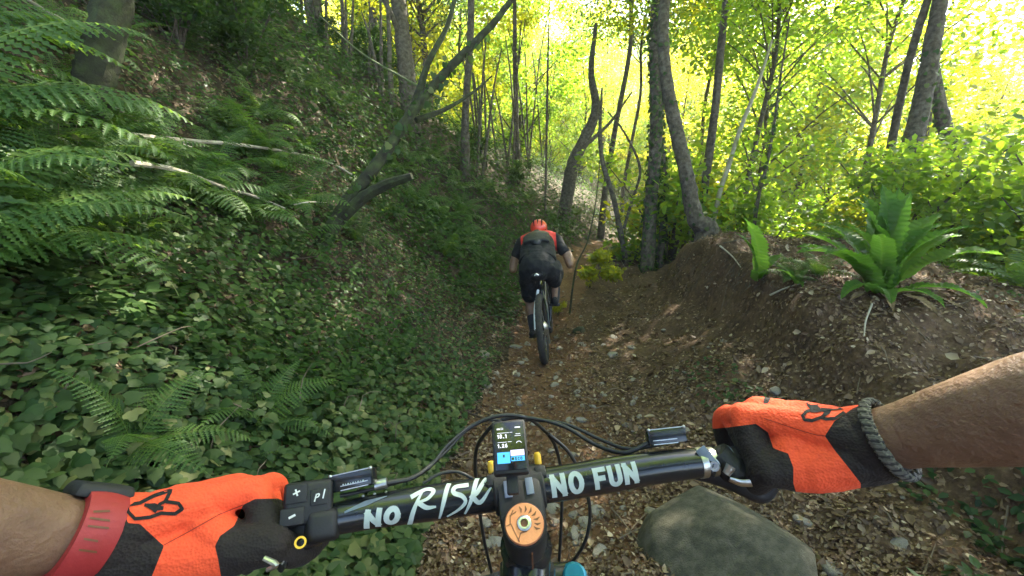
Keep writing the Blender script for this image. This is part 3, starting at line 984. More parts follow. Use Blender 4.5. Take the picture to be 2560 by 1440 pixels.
# ------------------------------------------------------------------ trees one can tell apart, traced by their trunks
def trunk_tree(name, label, pts, radii, depth=None, limbs=(), mat='bark', crown=None, cmat='canopy_green', ivy_on=0, group=None, seed=1, cat='tree', lean=0.0):
    """pts: pixels from the base up; depth from the ground that the base stands on"""
    r_ = np.random.default_rng(seed)
    d0 = depth or hit(*pts[0])
    W = [P(px, py, d0 + lean * i) for i, (px, py) in enumerate(pts)]
    W[0] = gp(W[0][0], W[0][1], -.05)
    t = thing(name, label, cat, gp(W[0][0], W[0][1]), group)
    g = G()
    g.tube(W, radii, 14, res=9, rough=.10)
    o = g.build('trunk', M[mat], t)
    for (lp, lr) in limbs:
        g = G()
        Wl = [P(px, py, d0 + lean * .5 + dd) for px, py, dd in lp]
        g.tube(Wl, lr, 8, res=6, rough=.07)
        g.build('limb', M[mat], t)
    if crown:
        C, S = [], []
        for (px, py, dd, s) in crown:
            C.append(P(px, py, d0 + dd)); S.append(s)
            j = min(range(len(W)), key=lambda i: np.linalg.norm(W[i] - C[-1]))
        a = clump_leaves(C, S, 240, .09, r_)
        V, F_, T_ = leaves(*a, LEAF_T, LEAF_F)
        local(obj('crown', np_mesh('crown', V, F_, M[cmat], False, {'tint': T_})), t)
    if ivy_on:
        path = catmull(W, 8)
        rr = np.interp(np.linspace(0, 1, len(path)), np.linspace(0, 1, len(radii)), radii)
        m = ivy_on
        k = r_.integers(0, int(len(path) * .8), m)
        a = r_.uniform(0, 6.28, m)
        dirs = np.stack([np.cos(a), np.sin(a), r_.normal(0, .15, m)], -1)
        pos = path[k] + dirs * (rr[k] * 1.05 + .03 * r_.random(m))[:, None] + r_.normal(0, .06, (m, 3)) * np.array([.2, .2, 1])
        V, F_, T_ = leaves(pos, dirs + r_.normal(0, .3, (m, 3)), np.array([0, 0, -1.0]) + r_.normal(0, .5, (m, 3)), r_.uniform(.05, .085, m), r_.beta(2, 2, m), IVY_T, IVY_F)
        local(obj('ivy_leaves', np_mesh('ivy_leaves', V, F_, M['ivy'], False, {'tint': T_})), t)['kind'] = 'stuff'
    return t

trunk_tree('leaning_tree', 'mossy dark tree leaning across the slope with a forked lower branch', [(800, 610), (870, 505), (955, 395), (1035, 275), (1110, 185), (1240, 50), (1340, -90)],
           [.068, .060, .053, .046, .042, .032, .024], mat='bark_moss', lean=.12, ivy_on=120,
           limbs=[([(822, 580, 0.05), (900, 500, .0), (965, 462, -.05), (1030, 440, -.1)], [.05, .05, .045, .03]),
                  ([(1035, 275, .4), (1070, 160, .5), (1120, 60, .6), (1150, -60, .7)], [.045, .03, .025, .018]),
                  ([(1040, 300, .4), (1120, 270, .6), (1190, 225, .8), (1230, 190, 1.0)], [.03, .02, .014, .008])])
trunk_tree('upright_tree', 'thick upright brown trunk rising from the crest of the slope', [(1030, 335), (1018, 200), (1005, 80), (990, -60), (975, -300)], [.19, .165, .15, .14, .10], lean=.02,
           limbs=[([(1008, 110, 0), (975, 30, -.2), (930, -60, -.4)], [.06, .05, .03])], crown=[(900, -80, .5, .8), (1060, -120, .3, .9)])
trunk_tree('slender_tree', 'slender dark trunk close beside the thick upright trunk', [(985, 300), (975, 180), (972, 60), (960, -120)], [.05, .045, .04, .03], lean=.03)
trunk_tree('ivy_clad_tree', 'straight ivy clad tree at the left end of the dirt bank', [(1622, 612), (1630, 480), (1640, 330), (1637, 160), (1642, -20), (1640, -260)], [.13, .115, .11, .10, .09, .06], depth=8.0, ivy_on=900, seed=5,
           crown=[(1560, 60, .4, .7), (1730, 20, .5, .8)], cmat='canopy_yellow')
trunk_tree('ivy_clad_sapling', 'thinner ivy covered stem grown against the ivy clad tree', [(1655, 600), (1662, 470), (1650, 330), (1660, 200), (1668, 40)], [.07, .06, .055, .05, .04], depth=8.6, ivy_on=500, seed=6)
trunk_tree('crooked_tree', 'crooked tree with a swollen hooked base on the dirt bank', [(1752, 608), (1768, 575), (1738, 545), (1715, 430), (1685, 300), (1662, 170), (1660, 30), (1690, -160)], [.17, .17, .13, .115, .105, .095, .085, .06], depth=7.0, seed=7, ivy_on=60,
           crown=[(1800, 40, .6, .7), (1620, -40, .2, .8)])
trunk_tree('bent_pale_tree', 'bent pale trunk leaning to the right beyond the front rider', [(1408, 480), (1430, 420), (1465, 340), (1490, 270), (1478, 180), (1490, 60)], [.18, .17, .15, .12, .08, .05], depth=11.5, seed=8,
           limbs=[([(1445, 380, 0), (1490, 340, .2), (1530, 300, .3), (1580, 230, .4)], [.08, .05, .04, .02])])
trunk_tree('thin_curved_tree', 'thin dark curved stem left of the ivy clad tree', [(1572, 600), (1535, 500), (1510, 420), (1500, 340), (1505, 220)], [.055, .05, .045, .04, .02], depth=8.6, seed=9,
           limbs=[([(1560, 570, 0), (1580, 500, .1), (1600, 420, .1), (1560, 330, .2), (1520, 280, .3)], [.035, .03, .028, .022, .015])])
trunk_tree('small_twisted_tree', 'small twisted sapling just right of the front rider', [(1425, 735), (1440, 670), (1470, 600), (1490, 500), (1500, 400)], [.015, .013, .010, .008, .005], depth=6.2, seed=10, mat='bark_moss',
           crown=[(1500, 640, .1, .16), (1470, 680, 0, .13), (1530, 680, .1, .16)], cmat='canopy_yellow')
trunk_tree('sunlit_sapling', 'sapling in pale sunlit colour leaning right behind the crooked tree', [(1765, 600), (1795, 500), (1820, 420), (1850, 325), (1895, 210), (1930, 100)], [.05, .045, .042, .04, .03, .02], depth=8.4, seed=12, mat='bark_pale')  # pale wood colour stands in for sunlight on this stem
trunk_tree('second_sapling', 'thin sapling between the crooked tree and the upright leaf plant', [(1880, 600), (1895, 500), (1915, 420), (1935, 310), (1950, 200), (1975, 40)], [.035, .032, .03, .025, .02, .012], depth=8.0, seed=13, ivy_on=120)
trunk_tree('grey_leaning_tree', 'grey trunk leaning right behind the big bushy fern', [(2235, 560), (2262, 430), (2290, 320), (2318, 190), (2340, 60), (2370, -120)], [.15, .135, .125, .115, .105, .08], depth=6.6, seed=14, ivy_on=80, mat='bark')
trunk_tree('grey_back_tree', 'grey trunk leaning left crossing behind the right leaning trunk', [(2420, 560), (2392, 430), (2365, 330), (2340, 220), (2325, 80)], [.14, .125, .11, .10, .07], depth=7.6, seed=15, ivy_on=160)
trunk_tree('shaded_tree', 'dark shaded trunk on the steep slope above the large ferns', [(205, 345), (225, 240), (255, 130), (285, 0), (310, -160)], [.11, .10, .095, .09, .08], seed=16, mat='bark_moss')
trunk_tree('crest_tree', 'dark trunk base near the crest of the shaded slope', [(560, 115), (562, 20), (560, -120)], [.13, .12, .11], seed=17, mat='bark_moss')

reseed(33)
# coppice poles along the crest and beyond the rider
for i in range(34):
    if i < 14:
        px = random.uniform(745, 975); py = 20 + (px - 720) * .95 + random.uniform(-10, 25); d = 8 + random.uniform(-.5, 2.5)
    else:
        px = random.uniform(1190, 1400); py = random.uniform(395, 450); d = random.uniform(11, 15)
    d = min(hit(px, py), d + 4) if hit(px, py) < 30 else d
    ln = random.uniform(200, 420)
    lean = random.uniform(-60, 50)
    trunk_tree('coppice_pole', 'thin dark pole of young wood on the crest of the slope', [(px, py), (px + lean * .3, py - ln * .35), (px + lean * .6, py - ln * .7), (px + lean, py - ln)],
               [random.uniform(.022, .045), .03, .022, .012], depth=d, group='thin poles along the crest', seed=100 + i,
               crown=[(px + lean, py - ln, .2, .5)] if i % 2 else None, cmat='canopy_yellow')

# fallen branches and vines on the slope
def stick(name, label, pts, r0, mat='bark_pale', off=0.45, cat='branch', group=None, dd=None):
    W = []
    hs = [hit(*q) for q in pts]
    md = float(np.median(hs))
    for i, q in enumerate(pts):
        d = dd if dd else min(hs[i], md * 1.15) - off
        W.append(P(q[0], q[1], d + (.0 if dd is None else .05 * i)))
    t = thing(name, label, cat, W[0], group)
    g = G()
    g.tube(W, np.linspace(1, .45, len(W)) * r0, 7, res=6, rough=.1)
    g.build('branch', M[mat], t)
    return t
stick('fallen_branch', 'long pale fallen branch lying across the ivy slope', [(330, 338), (450, 350), (600, 362), (730, 382), (820, 405), (880, 436)], .017)
stick('fallen_branch', 'pale branch below the long one, ending beside the leaning tree', [(330, 408), (440, 425), (560, 468), (640, 492), (715, 522)], .015)
stick('fallen_branch', 'short thin pale branch crossing above the long fallen branch', [(275, 262), (340, 300), (400, 340), (480, 368)], .011)
stick('fallen_branch', 'thin pale branch near the top corner of the shaded slope', [(70, 0), (130, 35), (190, 65), (225, 76)], .010)
stick('fallen_branch', 'thin drooping branch touching the leaning tree base', [(735, 512), (780, 505), (830, 508)], .007)
stick('hanging_vine', 'thin dark vine hanging straight down the ivy slope', [(735, 60), (770, 160), (800, 250), (835, 350)], .007, 'bark_moss', .25, 'vine')
stick('leaning_pole', 'pale green pole leaning across in front of the upright trunk', [(1105, 248), (1000, 190), (900, 130), (800, 40)], .018, 'stem', dd=5.6)
stick('leaning_stick', 'pale dead stick leaning down the slope toward the front rider', [(1130, 370), (1200, 430), (1260, 490), (1315, 550)], .011, off=.2)
stick('leaning_stick', 'forked pale stick beside the leaning dead stick', [(1225, 430), (1270, 475), (1305, 505)], .007, off=.2)
stick('leaning_stick', 'short pale stick crossing the leaning dead stick', [(1170, 470), (1215, 440)], .008, off=.15)
stick('bank_stick', 'pale broken stick lying on the dirt bank under the bushy fern', [(1925, 738), (1965, 720), (2015, 705)], .009, off=.04)
stick('bank_stick', 'thin pale stick standing in the litter beside the front rider', [(1545, 640), (1555, 655), (1565, 675)], .008, off=.05)
stick('bank_root', 'pale bare root hanging from the top of the dirt bank', [(1800, 615), (1830, 640), (1852, 668)], .010, off=.04, cat='root')
stick('bank_stick', 'dark stick lying along the top edge of the dirt bank', [(1790, 612), (1850, 600), (1930, 590)], .010, 'bark', .03)
stick('bank_stick', 'thin grey stick in the shade below the bushy fern', [(2180, 760), (2165, 800), (2160, 840)], .007, off=.06)
stick('overhanging_branch', 'bare dark branch reaching up at the right behind the bushes', [(2420, 495), (2480, 455), (2560, 415), (2650, 380)], .018, 'bark', dd=5.6)

reseed(34)
# root fringe along the broken edge of the bank
g = G()
for i in range(110):
    px = random.uniform(1570, 2060); py = random.uniform(625, 720)
    d = hit(px, py)
    if d > 8: continue
    q = P(px, py, d - .015); n = HN(q[0], q[1])
    W = [q]
    for s in range(4):
        q = q + np.array([random.uniform(-.035, .035), random.uniform(-.02, .0), -random.uniform(.015, .04)]) + n * random.uniform(0, .02)
        q[2] = max(q[2], float(H(q[0], q[1])) + .006)
        W.append(q)
    g.tube(W, np.linspace(.004, .0012, 5), 5, res=2)
tag(g.build('root_fringe', M['bark']), 'fine bare roots hanging from the broken edge of the dirt bank', 'roots', kind='stuff')
# shrubs
def shrub_variant(seed, r0, h, leaf, n, mat):
    r_ = np.random.default_rng(seed)
    g = G()
    C, S = [], []
    for i in range(14):
        a = r_.uniform(0, 6.28); q = r0 * r_.uniform(.15, 1) ; z = h * r_.uniform(.25, 1)
        c = np.array([q * math.cos(a), q * math.sin(a), z])
        C.append(c); S.append(r0 * r_.uniform(.3, .5))
        g.tube([[0, 0, -.1], c * np.array([.5, .5, .6]), c], [.018, .012, .005], 5, res=3)
    sm = g.mesh('stems', M['bark'])
    V, F_, T_ = leaves(*clump_leaves(C, S, n, leaf, r_, .8), LEAF_T, LEAF_F)
    return sm, np_mesh('foliage', V, F_, M[mat], False, {'tint': T_})
SHR = {'g': [shrub_variant(61 + k, 1.0, 1.7, .10, 150, 'canopy_green') for k in range(2)], 'y': [shrub_variant(71, .9, 1.5, .10, 150, 'canopy_yellow')], 'd': [shrub_variant(81, .9, 1.3, .09, 150, 'canopy_dark')]}
def shrub(kind, p, s, label, group):
    sm, fm = random.choice(SHR[kind])
    t = thing('shrub', label, 'shrub', p, group)
    t.rotation_euler = (0, 0, random.uniform(0, 6.28)); t.scale = (s, s, s)
    link(bpy.data.objects.new('stems', sm), t)
    link(bpy.data.objects.new('foliage', fm), t)
for i in range(70):
    r_ = random.uniform(7.5, 24); a_ = R(random.uniform(14, 60))
    x_, y_ = r_ * math.sin(a_), r_ * math.cos(a_)
    if abs(x_ - TC(y_)) < 1.6 or UV(x_, y_)[1] < 3.2 and y_ < 8: continue
    k_, s_ = 'y' if random.random() < .35 else 'g', random.uniform(.8, 1.7)
    shrub(k_, gp(x_, y_), s_, '%s %s leafy shrub on the valley floor beyond the dirt bank' % ('tall' if s_ > 1.25 else 'low', 'yellow' if k_ == 'y' else 'bright green'), 'shrubs filling the valley')
for (x_, y_, s) in ((5.9, 4.2, 1.1), (6.4, 5.0, 1.25), (6.6, 3.2, 1.2), (5.4, 5.6, .9), (7.2, 6.0, 1.4)):
    shrub('g', gp(x_, y_), s, 'leafy shrub at the far side of the shelf behind the bushy fern', 'shrubs behind the bushy fern')
for (px, py, s) in ((1500, 690, .22), (1475, 720, .18), (1535, 655, .2), (1395, 790, .14)):
    p = P(px, py, hit(px, py))
    shrub('y', gp(p[0], p[1]), s, 'small yellow sunlit bush at the foot of the dirt bank', 'small sunlit bushes beside the front rider')
for i in range(26):
    y_ = random.uniform(3, 14); x_ = float(TC(y_)) - (random.uniform(2.4, 6.5) if i < 16 else random.uniform(5.5, 8))
    shrub('d', gp(x_, y_), random.uniform(.35, .75), 'dark low shrub growing on the steep slope', 'dark shrubs on the slope')

# ------------------------------------------------------------------ ribbons: lettering, seams, marks
def ribbon(g, pts, width, fn, step=1.0, square=True, closed=False):
    """flat stroke along a 2-D polyline, every corner carried onto a surface by fn(array of 2-D points)"""
    pts = np.asarray(pts, float)
    if closed: pts = np.vstack([pts, pts[:1]])
    w0 = np.full(len(pts), float(width)) if np.isscalar(width) else np.asarray(width, float)
    Q, W = [], []
    for i in range(len(pts) - 1):
        n = max(1, int(np.linalg.norm(pts[i + 1] - pts[i]) / step))
        for t in np.linspace(0, 1, n, endpoint=False):
            Q.append(pts[i] * (1 - t) + pts[i + 1] * t); W.append(w0[i] * (1 - t) + w0[i + 1] * t)
    Q.append(pts[-1]); W.append(w0[-1])
    Q, W = np.array(Q), np.array(W)
    if square and not closed:
        d0, d1 = unit(Q[1] - Q[0]), unit(Q[-1] - Q[-2])
        Q = np.vstack([Q[0] - d0 * W[0] * .5, Q, Q[-1] + d1 * W[-1] * .5]); W = np.concatenate([W[:1], W, W[-1:]])
    T = unit(np.gradient(Q, axis=0))
    if closed:
        T[0] = T[-1] = unit(T[0] + T[-1])
    N = np.stack([-T[:, 1], T[:, 0]], -1)
    L_, R_ = fn(Q + N * W[:, None] / 2), fn(Q - N * W[:, None] / 2)
    n = len(Q)
    g.add(np.vstack([L_, R_]), [[i, n + i, n + i + 1, i + 1] for i in range(n - 1)])

def arc(cx_, cy_, rx, ry, a0, a1, n=14):
    a = np.radians(np.linspace(a0, a1, n))
    return [(cx_ + rx * math.cos(t), cy_ + ry * math.sin(t)) for t in a]
GL = {
    'N': [[(0, 0), (0, 1)], [(0, .95), (.72, .05)], [(.72, 0), (.72, 1)]],
    'O': [arc(.36, .5, .36, .5, 0, 360, 26)],
    'F': [[(0, 0), (0, 1)], [(0, 1), (.62, 1)], [(0, .5), (.52, .5)]],
    'U': [[(0, 1), (0, .3)] + arc(.34, .3, .34, .3, 180, 360, 10) + [(.68, 1)]],
    'E': [[(0, 0), (0, 1)], [(0, 1), (.6, 1)], [(0, .5), (.5, .5)], [(0, 0), (.6, 0)]],
    'C': [arc(.36, .5, .36, .5, 50, 310, 20)],
    '1': [[(.1, .75), (.35, 1), (.35, 0)]],
    '8': [arc(.3, .74, .26, .26, 0, 360, 16), arc(.3, .25, .3, .26, 0, 360, 16)],
    '.': [[(.1, .0), (.16, .0)]],
    '2': [arc(.3, .72, .28, .28, 160, -40, 10) + [(0, 0), (.62, 0)]],
    '6': [arc(.3, .28, .28, .28, 0, 360, 16), [(.05, .35), (.1, .7), (.4, 1)]],
    'P': [[(0, 0), (0, 1)], [(0, 1), (.35, 1)] + arc(.35, .75, .25, .25, 90, -90, 8) + [(0, .5)]],
}
def word(g, txt, x0, y0, h, wide, stroke, fn, gap=.25, slant=0.0, adv=None):
    x = x0
    for ch in txt:
        if ch == ' ':
            x += h * .5; continue
        mw = 0
        for s in GL[ch]:
            q = np.array([(x + (a * wide + slant * b) * h, y0 + b * h) for a, b in s])
            mw = max(mw, max(a for a, b in s))
            ribbon(g, q, stroke, fn, step=h * .12)
        x += (mw * wide + gap) * h + stroke
    return x

# ------------------------------------------------------------------ materials of the bike and the riders
M['black_gloss'] = pmat('black_alloy', [(.3, (.010, .012, .014)), (.7, (.016, .018, .021))], 60, .24, 0, spec=.5, coat=.25)
M['black_matt'] = pmat('black_plastic', [(.3, (.008, .008, .009)), (.7, (.014, .014, .015))], 90, .6, bump=.1, bscale=400)
M['rubber'] = pmat('black_rubber', [(.3, (.012, .011, .010)), (.7, (.026, .023, .020))], 60, .8, bump=.4, bscale=300)
M['hose'] = pmat('brake_hose', [(.3, (.012, .012, .012)), (.7, (.022, .022, .022))], 60, .42)
M['silver'] = pmat('brushed_metal', [(.3, (.42, .42, .40)), (.7, (.62, .62, .60))], 80, .32, 1.0, bump=.1, bscale=300)
M['copper'] = pmat('anodised_copper', [(.3, (.60, .22, .10)), (.7, (.74, .31, .16))], 40, .42, .35, bump=.08, bscale=300)
M['engrave'] = pmat('engraved_brown', [(.3, (.12, .045, .015)), (.7, (.2, .08, .03))], 50, .6)
M['letter'] = pmat('printed_letters', [(.3, (.40, .47, .44)), (.7, (.52, .58, .55))], 60, .5)
M['yellow'] = pmat('amber_bolt', [(.3, (.75, .42, .03)), (.7, (.85, .52, .05))], 60, .35)
M['cyan'] = pmat('anodised_blue', [(.3, (.01, .16, .26)), (.7, (.015, .22, .34))], 60, .3, .3)
M['bluegrey'] = pmat('blue_grey_paint', [(.3, (.10, .13, .18)), (.7, (.18, .22, .28))], 40, .35)
M['tyre'] = pmat('dusty_tyre', [(.3, (.018, .016, .013)), (.7, (.055, .045, .035))], 30, .9, bump=.5, bscale=120)
M['skin'] = pmat('tanned_skin', [(.28, (.125, .064, .036)), (.5, (.185, .098, .056)), (.74, (.25, .142, .085))], 20, .52, bump=.4, bscale=130, sss=.10, detail=12)
M['fabric_black'] = pmat('black_fabric', [(.3, (.006, .006, .006)), (.7, (.013, .0125, .012))], 20, .9, bump=.3, bscale=220)
M['fabric_red'] = pmat('red_fabric', [(.3, (.55, .045, .03)), (.7, (.68, .07, .045))], 14, .8, bump=.25, bscale=180)
M['helmet_red'] = pmat('red_helmet_shell', [(.3, (.62, .05, .025)), (.7, (.70, .07, .035))], 14, .35, coat=.3)
M['strap_red'] = pmat('red_watch_strap', [(.3, (.30, .02, .022)), (.7, (.36, .03, .03))], 30, .55, bump=.1, bscale=200)
M['white'] = pmat('white_paint', [(.3, (.62, .62, .60)), (.7, (.75, .75, .72))], 20, .4)
M['sock'] = pmat('dark_sock', [(.3, (.012, .012, .016)), (.7, (.03, .03, .035))], 30, .9)
M['screen'] = pmat('display_glass', [(.3, (.006, .007, .010)), (.7, (.009, .010, .014))], 20, .12)
M['rope_pale'] = pmat('pale_cord', [(.3, (.08, .075, .06)), (.7, (.17, .16, .13))], 200, .9)
M['rope_dark'] = pmat('dark_cord', [(.3, (.02, .02, .02)), (.7, (.05, .045, .04))], 200, .9)

def glow(name, c, s):
    m, nt, out = nodes_of(name)
    e = nt.nodes.new('ShaderNodeEmission')
    n = noise(nt, 80, 2)
    r = ramp(nt, n.outputs['Fac'], [(.3, tuple(q * .9 for q in c)), (.7, c)])
    nt.links.new(r.outputs[0], e.inputs[0])
    e.inputs[1].default_value = s
    nt.links.new(e.outputs[0], out.inputs[0])
    return m
M['lit_white'] = glow('lit_white', (.75, .80, .85), .22)
M['lit_blue'] = glow('lit_blue', (.07, .36, .72), .26)
M['lit_lilac'] = glow('lit_lilac', (.55, .52, .75), .26)

def two_tone(name, ca, cb, ra=.75, rb=.6, bump=.7):
    """glove cloth / leather, split by the 'zone' value carried on the mesh"""
    m, nt, out = nodes_of(name)
    at = nt.nodes.new('ShaderNodeAttribute'); at.attribute_name = 'zone'
    gt = nt.nodes.new('ShaderNodeMath'); gt.operation = 'GREATER_THAN'; gt.inputs[1].default_value = 0
    nt.links.new(at.outputs['Fac'], gt.inputs[0])
    n = noise(nt, 28, 9, .7)
    r1 = ramp(nt, n.outputs['Fac'], [(.25, tuple(q * .55 for q in ca)), (.42, tuple(q * .9 for q in ca)), (.7, ca)])
    r2 = ramp(nt, n.outputs['Fac'], [(.3, tuple(q * .8 for q in cb)), (.7, cb)])
    mx = nt.nodes.new('ShaderNodeMix'); mx.data_type = 'RGBA'
    nt.links.new(gt.outputs[0], mx.inputs['Factor'])
    nt.links.new(r2.outputs[0], mx.inputs[6]); nt.links.new(r1.outputs[0], mx.inputs[7])
    b = nt.nodes.new('ShaderNodeBsdfPrincipled')
    nt.links.new(mx.outputs[2], b.inputs['Base Color'])
    b.inputs['Roughness'].default_value = ra
    b.inputs['Specular IOR Level'].default_value = .3
    b.inputs['Sheen Weight'].default_value = .03
    w = nt.nodes.new('ShaderNodeTexVoronoi'); w.inputs['Scale'].default_value = 380
    tc = nt.nodes.new('ShaderNodeTexCoord'); nt.links.new(tc.outputs['Object'], w.inputs['Vector'])
    bp = nt.nodes.new('ShaderNodeBump'); bp.inputs['Strength'].default_value = bump; bp.inputs['Distance'].default_value = .001
    nt.links.new(w.outputs['Distance'], bp.inputs['Height']); nt.links.new(bp.outputs[0], b.inputs['Normal'])
    nt.links.new(b.outputs[0], out.inputs[0])
    return m
M['glove'] = two_tone('neon_orange_glove', (1.0, .105, .035), (.022, .016, .014))
M['jersey'] = two_tone('red_black_jersey', (.62, .05, .035), (.009, .009, .009))

# ------------------------------------------------------------------ own bike: cockpit frame
O_ = CAM + np.array([.006, .412, -.339]) + np.array([.002, .009, -.0155])
BX = unit(np.array([.638, .059, .067]))
CU = np.array([-.10, -.50, .86]); CU = unit(CU - BX * (CU @ BX))
CF = np.cross(CU, BX)
def L(x, y, z): return O_ + BX * x + CF * y + CU * z
def bar_c(x):
    x = np.asarray(x, float)
    y = -.030 * (np.abs(x) / .385) ** 2; q_ = np.clip((np.abs(x) - .03) / .19, 0, 1); z = .020 * q_ * q_ * (3 - 2 * q_)
    return O_ + x[..., None] * BX + y[..., None] * CF + z[..., None] * CU
def bar_r(x): return np.interp(np.abs(x), [0, .10, .21, .25, .5], [.0192, .0192, .0162, .0122, .0112])

bike = thing('mountain_bike', 'black mountain bike ridden by the camera rider, wide black handlebar with white lettering', 'bicycle', gp(0.0, -.34))
xs_ = np.linspace(-.385, .385, 61)
hb = G().tube(bar_c(xs_), bar_r(xs_), 28, side=CU).build('handlebar', M['black_gloss'], bike)
n1 = unit(CAM - O_); n1 = unit(n1 - BX * (n1 @ BX)); n2 = np.cross(n1, BX)
def on_bar(q, off=.0007):
    q = np.asarray(q, float)
    r = bar_r(q[:, 0]); th = q[:, 1] / r
    return bar_c(q[:, 0]) + (r + off)[:, None] * (np.cos(th)[:, None] * n1 + np.sin(th)[:, None] * n2)
g = G()
word(g, 'NO', .0385, -.0120, .0195, .84, .0056, lambda q: on_bar(q, .0007), gap=.13)
word(g, 'FUN', .0870, -.0108, .0180, .80, .0053, lambda q: on_bar(q, .0007), gap=.11)
fun = g.build('lettering', M['letter'], hb, smooth=False); fun['label'] = 'white printed words NO FUN'
g = G()
word(g, 'NO', -.166, -.0150, .0145, 1.12, .0058, lambda q: on_bar(q, .0007), gap=.16, slant=.2)
x0 = -.1245
BR = [  # brush strokes of the second word, slanting and tapering
    [(.002, -.021), (.008, -.006), (.018, .0125)], [(.008, .009), (.022, .0150), (.030, .0115), (.024, .0045), (.012, .0015)], [(.014, .0015), (.022, -.004), (.031, -.0045)],
    [(.046, .0165), (.041, .000), (.034, -.018)],
    [(.066, .0130), (.054, .0125), (.052, .0065), (.061, .0020), (.064, -.0040), (.057, -.010), (.043, -.0170)],
    [(.078, .0185), (.072, .000), (.062, -.0165)], [(.088, .0165), (.078, .0035), (.071, -.0005)], [(.072, .000), (.080, -.0065), (.091, .0080)][:2] + [(.093, .0055)]]
for k, s in enumerate(BR):
    s = catmull([(x0 + a, b) for a, b in s], 6)
    ribbon(g, s, np.interp(np.linspace(0, 1, len(s)), [0, .5, 1], [.0052, .0046, .0022]), lambda q, k=k: on_bar(q, .0008 + .00008 * k), step=.001)
rk = g.build('lettering', M['letter'], hb, smooth=False); rk['label'] = 'white printed words NO RISK, the second brush painted'
g = G()   # flash mark near the remote
ribbon(g, [(-.186, .004), (-.165, .0095), (-.145, .0135)], [.002, .006, .001], lambda q: on_bar(q, .0006), step=.002)
g.build('flash_mark', M['bluegrey'], hb, smooth=False)

# stem
st = G()
st.lathe(L(-.029, 0, 0), BX, [(.0225, 0), (.0245, .002), (.0245, .056), (.0225, .058)], 28)
st.build('stem_clamp', M['black_matt'], bike)
st = G()
st.box(L(0, -.020, .006), BX, CF, CU, .050, .045, .040)
stem = st.build('stem', M['black_matt'], bike, bevel=.006)
st = G()
st.lathe(L(0, -.047, -.034), CU, [(.0225, 0), (.0235, .003), (.0235, .060), (.0215, .064)], 32)
st.build('steerer_clamp', M['black_matt'], stem)
st = G(); st.box(L(.004, -.0702, -.010), BX, CF, CU, .0016, .004, .060); st.build('pinch_slot', M['engrave'], stem)
for xx in (-.0145, .0095):
    st = G(); st.box(L(xx + .002, -.008, .0268), BX, CF, CU, .0085, .018, .002); st.build('faceplate_panel', M['bluegrey'], stem, bevel=.0006)
for xx, yy in ((-.0285, .016), (.0265, .018)):
    st = G(); st.lathe(L(xx, yy + .003, .012), CF * .8 + CU * .6, [(.0042, 0), (.0042, .010), (.003, .0125)], 14); st.build('amber_bolt', M['yellow'], stem)
    st = G(); st.box(L(xx, yy - .010, .0165), BX, CF, CU, .013, .013, .014); st.build('bolt_block', M['black_matt'], stem, bevel=.002)
# top cap
CAPC = L(0, -.047, .0308)
cap = G().lathe(CAPC, CU, [(.0195, 0), (.0202, .0012), (.0202, .0030), (.0192, .0042), (.0080, .0042), (.0078, .0034)], 40).build('top_cap', M['copper'], bike)
G().lathe(CAPC, CU, [(.0074, .0030), (.0074, .0052), (.0060, .0060), (.0040, .0058), (.0036, .0036)], 24, close=False).build('cap_bolt', M['silver'], cap)
G().lathe(CAPC, CU, [(.0040, .0036), (.0040, .0042)], 6).build('bolt_socket', M['engrave'], cap)
cx1, cx2 = BX, CF
def on_cap(q): q = np.asarray(q, float); return CAPC + CU * .0045 + np.outer(q[:, 0], cx1) + np.outer(q[:, 1], cx2)
g = G()
for s in ([(-.018, .000), (-.0145, .001), (-.0135, .008), (-.010, .0135)], [(-.0135, .001), (-.0105, -.008), (-.0075, -.0155)], [(-.0080, -.0145), (-.0050, -.0085), (.001, -.0078)], [(-.0135, .009), (-.007, .012)]):
    ribbon(g, s, .0011, on_cap, step=.001)
for a in (100, 78, 56, 34, 12, -8, -26):
    c, s = math.cos(R(a)), math.sin(R(a))
    ribbon(g, [(.0105 * c, .0105 * s), (.0135 * c + .001 * s, .0135 * s - .001 * c), (.0165 * c, .0165 * s)], [.0006, .0022, .0008], on_cap, step=.001)
g.build('engraving', M['engrave'], cap, smooth=False)

# frame, fork and wheels
HT = L(0, -.047, -.034)
frame = G()
frame.lathe(HT, -CU, [(.0225, 0), (.024, .006), (.030, .014), (.029, .05), (.031, .11), (.034, .125)], 28)
BB, SEAT = gp(-.01, .08) + np.array([0, 0, .34]), gp(-.02, -.13) + np.array([0, 0, .80])
RAX = gp(-.01, -.34) + np.array([0, 0, .36])
h1, h2 = HT - CU * .035, HT - CU * .10
frame.tube([h1, h1 * .6 + SEAT * .4 + np.array([0, 0, -.02]), SEAT], [.028, .026, .020], 16, res=5)
frame.tube([h2, h2 * .5 + BB * .5, BB], [.036, .036, .034], 16, res=5)
frame.tube([SEAT, BB], .02, 14)
for s in (-1, 1):
    frame.tube([BB + BX * .03 * s, RAX + BX * .07 * s], .012, 10)
    frame.tube([SEAT + BX * .02 * s, RAX + BX * .07 * s], .010, 10)
frame.build('frame', M['black_gloss'], bike)
G().tube([SEAT, SEAT + np.array([0, -.03, .12])], .015, 12).build('seat_post', M['black_matt'], bike)
sd = G(); sc_ = SEAT + np.array([0, 0, .14]); sd.tube([sc_ + np.array([0, -.14, .02]), sc_, sc_ + np.array([0, .13, 0])], [.07, .05, .02], 14, res=5, squash=.35, side=BX); sd.build('saddle', M['black_matt'], bike)
CR = HT - CU * .232
AX = CR - CU * .50 + CF * .045
fk = G()
fk.tube([HT - CU * .125, CR], .02, 14)
fk.tube([CR - BX * .068, CR + CU * .012, CR + BX * .068], [.026, .03, .026], 14, res=5, squash=.9)
